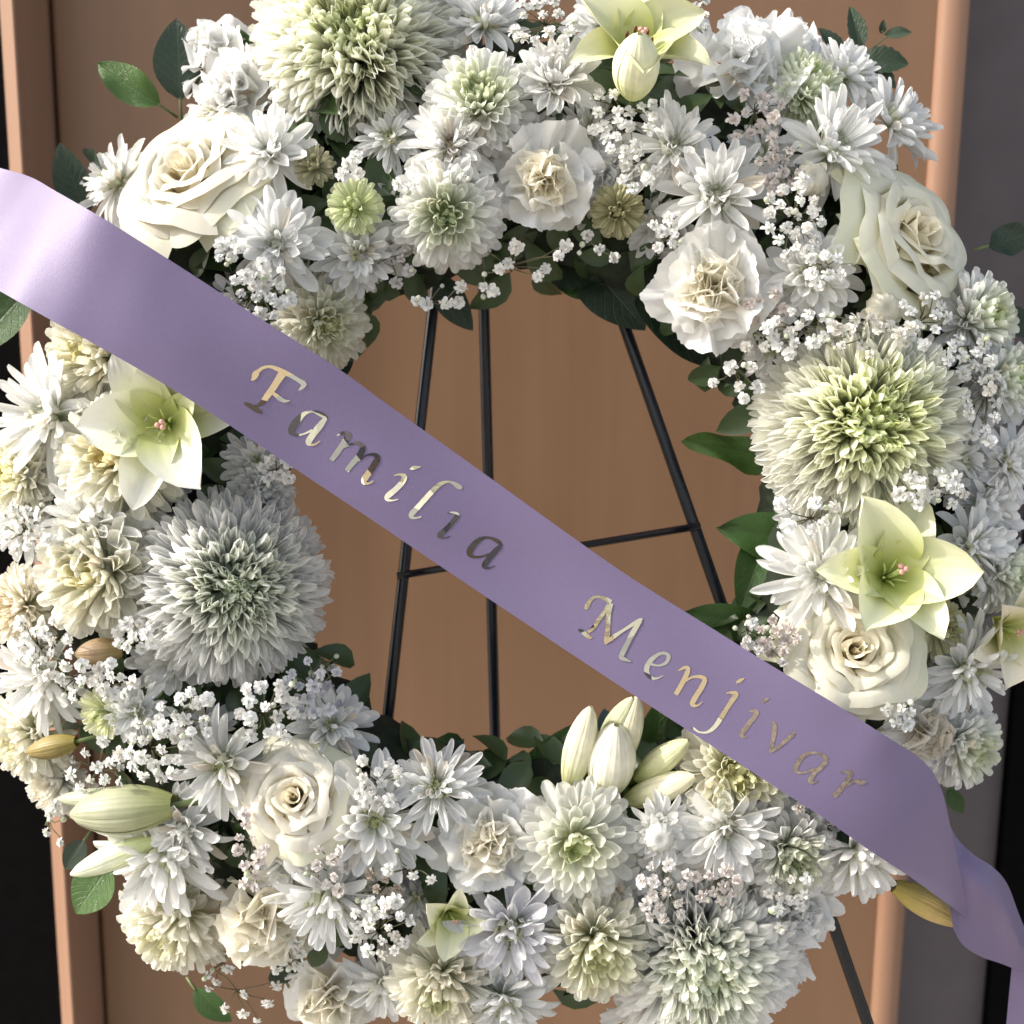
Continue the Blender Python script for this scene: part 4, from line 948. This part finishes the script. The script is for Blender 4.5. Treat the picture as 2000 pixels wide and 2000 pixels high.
D_(985, 1975, 100, 'grey spray bloom at the bottom edge below the grey-lilac one', c=COOL, tilt=(0, 0.2))
D_(745, 1940, 84, 'shaded spray bloom at the bottom edge right of the cut carnation', c=COOL, lift=-0.008, tilt=(0, 0.2))
D_(1270, 1985, 90, 'white spray bloom at the bottom edge left of the bottom pompon', lift=-0.006, tilt=(0, 0.2))
D_(1060, 1755, 80, 'white spray bloom deep below the lime-centred chrysanthemum', c=COOL, lift=-0.006)
D_(760, 260, 70, 'shaded spray bloom under the large top bloom', c=COOL, lift=-0.008)
D_(1010, 260, 70, 'shaded spray bloom left of the cream centred carnation', c=COOL, lift=-0.008)
D_(1150, 250, 70, 'pale spray bloom above the hanging carnation', c=COOL, lift=-0.01)
D_(110, 960, 80, 'white spray bloom low between two creamy chrysanthemums at the left', lift=-0.012)
D_(600, 1640, 60, 'small spray bloom right below the ivory rose', c=COOL, lift=-0.012)
# buttons and buds
button(608, 316, 47, 'olive button bloom next to the large top bloom', c=(0.46, 0.44, 0.24), rim=(0.60, 0.58, 0.42))
button(690, 396, 64, 'lime green button bloom with darker eye left of the white down-facing one', c=(0.52, 0.60, 0.24), rim=(0.78, 0.82, 0.58))
button(1206, 415, 62, 'dull olive button bloom right of the top carnation', c=(0.44, 0.42, 0.22), rim=(0.60, 0.58, 0.38), tilt=(0, 0.2), lift=0.006)
button(186, 1402, 62, 'lime button bloom with short white rays at lower left', c=(0.70, 0.76, 0.34), rim=(0.84, 0.85, 0.66))
button(1852, 1232, 70, 'olive button bloom right of the lower right rose', c=(0.46, 0.46, 0.22), rim=(0.72, 0.70, 0.48), lift=0.006)
button(250, 732, 42, 'small green button bloom against the lower ribbon edge', c=(0.50, 0.58, 0.22), rim=(0.72, 0.76, 0.46), lift=0.004)
ball_bud(1594, 342, 42, 'round cream bud at the foot of the large white spray bloom', tilt=(0, 0.1))
ball_bud(1736, 600, 44, 'round cream bud below the right rose', tilt=(0, 0.1))
ball_bud(1292, 1640, 36, 'small closed white bud beside the little spray bloom', tilt=(0.1, 0), c=WHITE)

# carnations
carnation(395, 78, 92, 'white carnation squeezed behind the large top bloom, highest at the upper left', tilt=(-0.1, -0.12), core=WHITE, lift=-0.004)
carnation(440, 140, 108, 'white carnation at the upper left, partly behind the large top bloom', tilt=(-0.12, -0.1), core=WHITE, lift=0.006)
carnation(1065, 345, 112, 'cream centred carnation hanging at the top inner rim', corer=0.58, core=(0.90, 0.87, 0.77), tilt=(0, 0.1))
carnation(1462, 85, 132, 'large cool white carnation on the upper right', core=COOL, c=COOL, tilt=(-0.15, 0.05), lift=0.008)
carnation(1560, 70, 100, 'blue-white carnation on the upper right rim behind the larger one', c=COOL, core=COOL, tilt=(0.3, -0.2), lift=-0.004)
carnation(1394, 562, 124, 'frilly white carnation with cream heart at the upper right inner rim', corer=0.58, core=(0.90, 0.87, 0.77), lift=0.012)
carnation(500, 1818, 112, 'creamy white carnation at the lower left rim', core=(0.90, 0.87, 0.77), c=(0.85, 0.82, 0.72), corer=0.8)
carnation(640, 1970, 112, 'white carnation cut by the bottom edge', corer=0.7)
carnation(955, 1655, 112, 'ivory carnation left of the lime-centred chrysanthemum', core=(0.90, 0.87, 0.77), corer=0.62)
carnation(1825, 1440, 92, 'white carnation with tan heart between right rose and ribbon', core=(0.74, 0.69, 0.58), tilt=(0.05, 0.05))
carnation(1580, 1810, 105, 'bluish white carnation on the lower right rim', c=COOL, core=COOL, tilt=(0.25, 0.3), lift=-0.004)
carnation(1520, 1935, 100, 'blue-white carnation at the bottom right rim', c=COOL, core=COOL, tilt=(0.35, 0.3), lift=-0.008)
carnation(1186, 330, 74, 'pale flat carnation mostly hidden behind the cream centred one', c=COOL, core=COOL, lift=-0.008)

# roses
rose(335, 305, 152, 'largest cream rose, at the upper left above the ribbon', tilt=(-0.03, -0.08), lift=0.004, hgt=0.95, c=(0.79, 0.755, 0.63))
rose(1832, 437, 166, 'cream rose at the right turned sideways with big outer petals', tilt=(0.26, -0.08), lift=0.004, var=0, hgt=0.95, c=(0.83, 0.81, 0.66))
rose(1684, 1262, 128, 'cream rose between the open lily and the ribbon', c=(0.84, 0.81, 0.66), tilt=(-0.05, -0.32), lift=0.008, hgt=1.1)
rose(566, 1552, 104, 'ivory rose with wavy petals at lower left of the hole', tilt=(0.0, -0.42), var=1, lift=0.010, c=(0.84, 0.80, 0.68), hgt=1.35)

# lilies
lily(1245, 92, 160, 'lily at the top with a fat closed bud in front of it', c=(0.70, 0.70, 0.46), th0=42, anth=True, spin=0.5, tilt=(0, -0.15), lift=0.022)
lily_bud(1236, 186, 1250, 66, 'fat cream lily bud standing in front of the top lily', 0.070, 0.100, fat=1.9, c=(0.80, 0.80, 0.56))
lily(1742, 1122, 172, 'wide open pale green lily on the right above the rose', c=(0.78, 0.79, 0.54), th0=40, spin=0.05, lift=0.014, tilt=(-0.05, -0.25))
lily(316, 826, 165, 'white lily with green throat directly below the ribbon at the left', c=(0.83, 0.83, 0.74), th0=50, spin=-0.92, lift=0.022, tilt=(0.05, 0.05))
lily(880, 1792, 92, 'small half open lily at the bottom left of the grey-lilac bloom', c=(0.82, 0.82, 0.60), th0=34, spin=0.3, tilt=(0.35, 0.1), lift=0.008)
lily(1968, 1232, 128, 'peach and white half open lily cut by the right edge', c=(0.86, 0.80, 0.64), th0=34, spin=0.2, tilt=(-0.25, 0.1), lift=0.012, closed=False)
for a in ((1112, 1535, 1154, 1380, 0.85, 'tall narrow lily bud, leftmost of the cluster under the ribbon', (0.77, 0.75, 0.56)), (1186, 1545, 1204, 1416, 1.5, 'fattest lily bud in the middle of the cluster under the ribbon', (0.82, 0.80, 0.66)),
          (1212, 1490, 1245, 1360, 0.85, 'lily bud whose tip touches the ribbon edge', (0.74, 0.72, 0.54)), (1245, 1520, 1345, 1446, 0.9, 'lily bud leaning right with shaded green side', (0.62, 0.63, 0.38)),
          (1225, 1565, 1358, 1516, 0.95, 'lowest lily bud of the cluster, pointing right', (0.76, 0.73, 0.52)), (1175, 1460, 1236, 1362, 0.8, 'slim lily bud behind the fattest one', (0.68, 0.70, 0.46))):
    lily_bud(a[0], a[1], a[2], a[3], a[5], 0.035, 0.062, fat=a[4], c=a[6])
lily_bud(340, 1572, 138, 1590, 'long closed green lily bud pointing left at lower left', 0.058, 0.055, fat=1.3, c=(0.40, 0.41, 0.27))
lily_bud(318, 1560, 112, 1560, 'slim pale lily bud behind the long green one', 0.048, 0.040, fat=0.6, c=(0.52, 0.55, 0.38))
lily_bud(300, 1640, 138, 1708, 'white lily petal bud drooping below the long green one', 0.050, 0.050, fat=0.8, c=(0.76, 0.79, 0.58))
lily_bud(240, 1268, 146, 1278, 'brown dried bud beside the large white pompon at the left', 0.062, 0.066, fat=1.7, c=(0.36, 0.25, 0.14))
lily_bud(150, 1448, 52, 1470, 'split brown and green bud at the far lower left', 0.050, 0.044, fat=1.15, c=(0.30, 0.23, 0.08))
lily_bud(1745, 1730, 1888, 1806, 'ochre yellow bud poking out under the ribbon tip', 0.026, 0.026, fat=1.0, c=(0.56, 0.42, 0.16))

# small blooms deep in the gaps, each named after its nearest neighbour
used = set(); named = [(p, l) for p, l, c in REG if c in ('flower', 'flower bud') and len(l.split()) <= 10]
for k in range(40):
    a = k * GA; rho = 560 + 320 * ((k * 0.618) % 1.0); x, y = CX + rho * math.cos(a), CY + rho * math.sin(a); P0 = at(x, y, wh(x, y))
    lab = min((q for q in named if q[1] not in used), key=lambda q: (q[0] - P0).length)[1]; used.add(lab)
    D_(x, y, 62, 'small low bloom next to the ' + lab.replace('largest cream rose, ', 'largest cream rose '), c=(COOL, WHITE)[k % 2], lift=-0.018, n0=17, layers=3, nb=20, group='small spray blooms deep between the larger flowers')
# leaves: base px, tip px, half width px
leaf(352, 195, 344, 36, 62, 'dark veined leaf standing up behind the upper left carnation', 0.0, 0.012, DGREEN, 0, roll=0.2)
leaf(312, 205, 182, 118, 46, 'bright green leaf pointing left above the upper left rose', 0.0, 0.01, LG, 1, roll=-0.1)
leaf(170, 420, 114, 282, 48, 'dark pointed leaf left of the upper left rose above the ribbon', 0.0, 0.02, DGREEN, 0)
leaf(190, 330, 180, 296, 40, 'dark leaf side behind the narrow white petals', 0.0, 0.02, DGREEN, 0)
leaf(500, 90, 415, 46, 18, 'small leaf peeping over the top carnation', 0.0, 0.0, MIDG, 0)
leaf(60, 560, -60, 690, 60, 'green leaf at the left edge below the ribbon', 0.02, 0.02, MIDG, 0)
leaf(855, 540, 919, 645, 44, 'dark pointed leaf hanging into the hole in front of the easel leg', 0.0, 0.0, DGREEN, 0, roll=0.4)
leaf(1000, 400, 870, 505, 55, 'dark green leaf below the down-facing chrysanthemum', -0.01, 0.0, MIDG, 1)
leaf(1040, 480, 1180, 560, 60, 'dark leaf below the top carnation at the inner rim', -0.01, 0.0, DGREEN, 2)
leaf(1130, 500, 1260, 640, 80, 'broad dark leaf above the right easel leg', -0.012, -0.008, DGREEN, 0)
leaf(1240, 560, 1450, 720, 85, 'long dark leaf beneath the frilly carnation', -0.01, -0.01, DGREEN, 1)
leaf(1180, 580, 1050, 520, 40, 'small green leaf near the top of the right easel leg', -0.014, -0.012, MIDG, 1)
leaf(640, 740, 690, 690, 30, 'small dark leaf tip just above the ribbon in the hole', -0.01, -0.01, DGREEN, 0)
leaf(1540, 905, 1333, 862, 48, 'curly green leaf pointing into the hole left of the yellow-green pompon', 0.0, 0.01, LG, 2, roll=0.2)
leaf(1570, 1060, 1405, 1030, 62, 'rounded green leaf left of the open lily', 0.0, 0.01, MIDG, 1)
leaf(1500, 1030, 1448, 1192, 56, 'green leaf hanging down towards the ribbon on the right', 0.0, 0.01, MIDG, 0)
leaf(1490, 1230, 1335, 1198, 50, 'green leaf along the upper ribbon edge on the right', 0.0, 0.01, MIDG, 1)
leaf(1930, 480, 2020, 455, 42, 'dark leaf at the right edge beside the sideways rose', 0.0, 0.0, DGREEN, 2)
leaf(1960, 600, 2010, 660, 34, 'dark leaf at the right edge lower than the rose', 0.0, 0.0, DGREEN, 0)
leaf(640, 1380, 738, 1440, 44, 'blue-dark leaf above the lower spray bloom at the hole', -0.005, 0.0, DGREEN, 0)
leaf(800, 1510, 700, 1445, 50, 'dark leaf at the bottom of the hole below the left easel leg', -0.005, 0.0, DGREEN, 2)
leaf(840, 1540, 905, 1450, 52, 'dark rounded leaf between the two left easel legs', -0.005, 0.005, DGREEN, 1)
leaf(900, 1520, 1010, 1505, 62, 'broad dark leaf below the middle easel leg', -0.005, 0.005, DGREEN, 1)
leaf(1000, 1560, 1120, 1420, 48, 'dark leaf left of the lily bud cluster', -0.002, 0.004, MIDG, 0)
leaf(1280, 1480, 1290, 1370, 48, 'dark green leaf between lily buds and ribbon', 0.01, 0.02, MIDG, 0)
leaf(1190, 1440, 1180, 1385, 26, 'bluish leaf tip behind the lily buds', 0.0, 0.0, (0.03, 0.07, 0.09), 0)
leaf(165, 1640, 125, 1700, 30, 'dark leaf under the lower left lily buds', 0.0, 0.0, DGREEN, 0)
leaf(215, 1690, 145, 1785, 60, 'broad pale green leaf at the lower left rim in front of the jamb', -0.004, 0.0, LG, 0, roll=0.2)
leaf(380, 1930, 450, 1998, 34, 'green leaf at the bottom left of the sprig', -0.01, -0.01, MIDG, 0)
leaf(560, 1920, 545, 1880, 40, 'dark leaf between the two lower left carnations', 0.0, 0.0, DGREEN, 0)
leaf(1850, 1540, 1882, 1590, 22, 'small leaf on the right rim above the ribbon tail', 0.0, 0.0, MIDG, 0)
leaf(1760, 220, 1800, 236, 20, 'small leaf tip on the upper right rim', -0.004, 0.0, MIDG, 0)
# serrated sprig at the upper right
def leaf_sprig():
    A = at(1672, 170, -0.015)
    r = empty('leaf_sprig', Matrix.Translation(A), 'sprig of small serrated leaves sticking up at the upper right', 'leaf sprig')
    b = MB()
    for pts in ([(1672, 170), (1690, 105), (1730, 72), (1722, 60)], [(1690, 105), (1682, 95), (1672, 75)], [(1690, 105), (1660, 112), (1640, 108)], [(1730, 72), (1745, 66), (1752, 66)]):
        b.tube([at(x, y, -0.012 + 0.0002 * i) - A for i, (x, y) in enumerate(pts)], 0.0007, 5)
    put('stem', b.me('stem', M_TWIG), r)
    for k, (x0, y0, x1, y1, wd) in enumerate(((1680, 102, 1662, 8, 24), (1648, 112, 1600, 52, 20), (1728, 68, 1782, 62, 15), (1722, 66, 1726, 38, 10), (1682, 118, 1778, 122, 34), (1690, 130, 1752, 170, 28), (1685, 140, 1720, 205, 26), (1660, 112, 1640, 78, 12))):
        X = at(x1, y1, -0.008) - at(x0, y0, -0.012); L_ = X.length; X.normalize(); Y = AW.cross(X).normalized(); Z = X.cross(Y)
        M = Matrix((X * L_, Y * px_m(wd, 0) * 1.8, Z * L_ * 0.7)).transposed().to_4x4(); M.translation = at(x0, y0, -0.012) - A
        put('leaf', LEAF[3], r, M, DGREEN if k % 2 else (0.028, 0.055, 0.03))
leaf_sprig()

# baby's breath
SP = sprig
SP(1060, 50, 10, 62, "baby's breath sprig at the top edge left of the lily", lift=0.026)
SP(1215, 230, 13, 66, "baby's breath sprig in the dark gap below the top lily", lift=0.024)
SP(1248, 330, 6, 40, "baby's breath sprig below that gap, above the olive button", lift=0.016)
SP(793, 360, 2, 20, "pair of bright florets left of the down-facing chrysanthemum", pts=[(777, 359), (809, 362)], lift=0.036, buds=1)
SP(682, 325, 3, 24, "baby's breath sprig between the olive and the lime button", lift=0.034)
SP(908, 345, 1, 8, 'single white floret over the petals below the brownish heart', pts=[(905, 345)], lift=0.034, buds=1)
SP(440, 492, 4, 26, "baby's breath sprig under the upper left rose by the ribbon", lift=0.03)
SP(512, 570, 11, 58, "baby's breath sprig above the ribbon at the inner left rim", lift=0.036, buds=4)
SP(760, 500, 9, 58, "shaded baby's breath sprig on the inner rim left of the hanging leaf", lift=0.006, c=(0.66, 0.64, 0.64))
SP(835, 585, 4, 40, "baby's breath hanging in front of the left easel leg", pts=[(834, 594), (812, 588), (872, 592), (896, 590), (900, 560)], lift=0.014, buds=2)
SP(990, 520, 7, 50, "baby's breath hanging in the hole below the top carnation", pts=[(943, 485), (975, 525), (994, 515), (1008, 482), (1050, 540), (1066, 525), (1090, 500), (1105, 480)], lift=0.018, buds=2)
SP(951, 566, 2, 14, "baby's breath florets before the middle easel leg", pts=[(944, 560), (962, 568)], lift=0.012, buds=2, root_px=(940, 440))
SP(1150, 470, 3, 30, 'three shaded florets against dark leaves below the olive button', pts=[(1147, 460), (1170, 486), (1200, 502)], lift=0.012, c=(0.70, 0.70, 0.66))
SP(1480, 225, 8, 60, "baby's breath sprig under the large upper right carnation", lift=0.024, c=(0.80, 0.74, 0.70))
SP(1520, 330, 8, 46, "pinkish baby's breath sprig left of the round cream bud", lift=0.024, c=(0.80, 0.74, 0.70))
SP(1552, 425, 14, 66, "dense baby's breath sprig left of the sideways rose", lift=0.034, asp=0.85)
SP(1610, 520, 5, 40, "baby's breath sprig lying on the spray bloom left of the rose", lift=0.046)
SP(1300, 460, 4, 34, "baby's breath sprig above the frilly carnation", lift=0.03)
SP(1500, 600, 5, 40, "baby's breath sprig right of the frilly carnation", lift=0.022, c=(0.78, 0.72, 0.68))
SP(1560, 650, 10, 62, "baby's breath sprig on top of the yellow-green pompon", lift=0.030, asp=1.4)
SP(1800, 625, 8, 56, "baby's breath sprig under the right rose beside the cream bud", lift=0.030)
SP(1700, 650, 8, 60, "baby's breath sprig between cream bud and pompon", lift=0.034, asp=1.4, c=(0.80, 0.78, 0.72))
SP(1440, 720, 7, 46, 'five florets reaching into the hole left of the pompon', pts=[(1392, 748), (1426, 718), (1444, 755), (1467, 716), (1480, 756), (1456, 678), (1452, 778)], lift=0.024, buds=1)
SP(1920, 760, 11, 66, "baby's breath sprig running down right of the pompon", lift=0.030, asp=0.6)
SP(1890, 690, 6, 40, "baby's breath sprig at the upper right of the pompon", lift=0.03)
SP(1820, 955, 9, 50, "baby's breath sprig above the upper right lily petal", lift=0.040, asp=1.4)
SP(1575, 1020, 8, 46, "baby's breath sprig left of the lily's upper petal", pts=[(1524, 985), (1586, 1035), (1611, 1020), (1592, 984), (1540, 1027), (1630, 990)], lift=0.034, buds=5)
SP(1468, 1225, 5, 40, "baby's breath sprig over leaves at the upper ribbon edge", pts=[(1468, 1218), (1460, 1258), (1482, 1268), (1530, 1294)], lift=0.034, buds=2)
SP(1520, 1245, 6, 40, "faded baby's breath sprig left of the lower right rose", lift=0.024, c=(0.72, 0.66, 0.62))
SP(45, 1035, 9, 55, "baby's breath sprig at the left edge beside the yellow-centred bloom", lift=0.034)
SP(80, 1265, 11, 62, "baby's breath sprig left of the brown bud", lift=0.034)
SP(265, 1245, 6, 38, "baby's breath sprig right of the brown bud", lift=0.030)
SP(150, 1330, 4, 34, "baby's breath sprig below the brown bud", lift=0.034)
SP(220, 1335, 6, 40, "baby's breath sprig above the lime button at lower left", lift=0.034)
SP(540, 920, 4, 30, "bluish baby's breath florets under the ribbon by the hole", lift=0.026, c=COOL)
SP(365, 1400, 10, 56, "baby's breath sprig below the large white pompon", lift=0.034, buds=4)
SP(300, 1465, 12, 60, "baby's breath sprig between lime button and white spray bloom", lift=0.034, buds=4)
SP(190, 1500, 9, 56, "baby's breath sprig above the long green lily bud", lift=0.026)
SP(100, 1600, 6, 36, "baby's breath sprig at the lower left rim by the bud tips", pts=[(98, 1590), (92, 1625), (118, 1645), (108, 1572)], lift=0.02)
SP(520, 1390, 10, 62, "baby's breath sprig above the lower rose", lift=0.028, buds=4)
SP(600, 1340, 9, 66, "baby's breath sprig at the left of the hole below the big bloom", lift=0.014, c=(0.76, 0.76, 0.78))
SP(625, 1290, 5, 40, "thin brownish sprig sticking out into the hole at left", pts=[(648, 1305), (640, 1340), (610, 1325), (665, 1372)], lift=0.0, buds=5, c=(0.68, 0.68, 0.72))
SP(735, 1525, 8, 48, "baby's breath sprig at the lower inner rim right of the rose", lift=0.026, buds=2)
SP(795, 1700, 5, 40, 'three bright florets right of the drooping spray bloom', pts=[(758, 1698), (806, 1710), (842, 1718)], lift=0.042, buds=2)
SP(745, 1810, 12, 58, "baby's breath sprig left of the small half open lily", lift=0.034, buds=3)
SP(740, 1745, 7, 44, "withered brown baby's breath sprig above the small lily", lift=0.02, c=(0.52, 0.46, 0.38))
SP(490, 1660, 8, 48, "pinkish baby's breath sprig below the lower rose at its left", lift=0.030, c=(0.78, 0.73, 0.70), asp=0.6)
SP(640, 1700, 7, 46, "baby's breath sprig below the lower rose at its right", lift=0.030, c=(0.78, 0.74, 0.71))
SP(470, 1940, 8, 60, "baby's breath sprig at the bottom left rim", pts=[(408, 1930), (440, 1970), (478, 1942), (475, 1978), (522, 1960), (540, 1925), (502, 1992)], lift=0.014, buds=1)
SP(430, 1885, 4, 34, "baby's breath sprig between chrysanthemum and carnation at lower left", lift=0.016)
SP(1300, 1740, 10, 60, "baby's breath sprig below the little spray bloom", lift=0.034, c=(0.80, 0.77, 0.74))
SP(1540, 1750, 7, 56, "baby's breath sprig at lower right beside the bluish carnation", lift=0.034, asp=0.8)
SP(1590, 1600, 6, 40, "baby's breath sprig close under the ribbon at the lower right", lift=0.014, c=(0.78, 0.73, 0.68))
SP(1400, 1720, 6, 44, "baby's breath sprig above the bottom pompon", lift=0.034, c=(0.78, 0.72, 0.69))
SP(1760, 1390, 4, 28, "baby's breath sprig between lower right rose and carnation", lift=0.03)
SP(1350, 30, 7, 46, "baby's breath sprig right of the top lily", lift=0.03, asp=0.7)
SP(560, 1860, 5, 40, "baby's breath sprig right of the lower left carnation", lift=0.012)
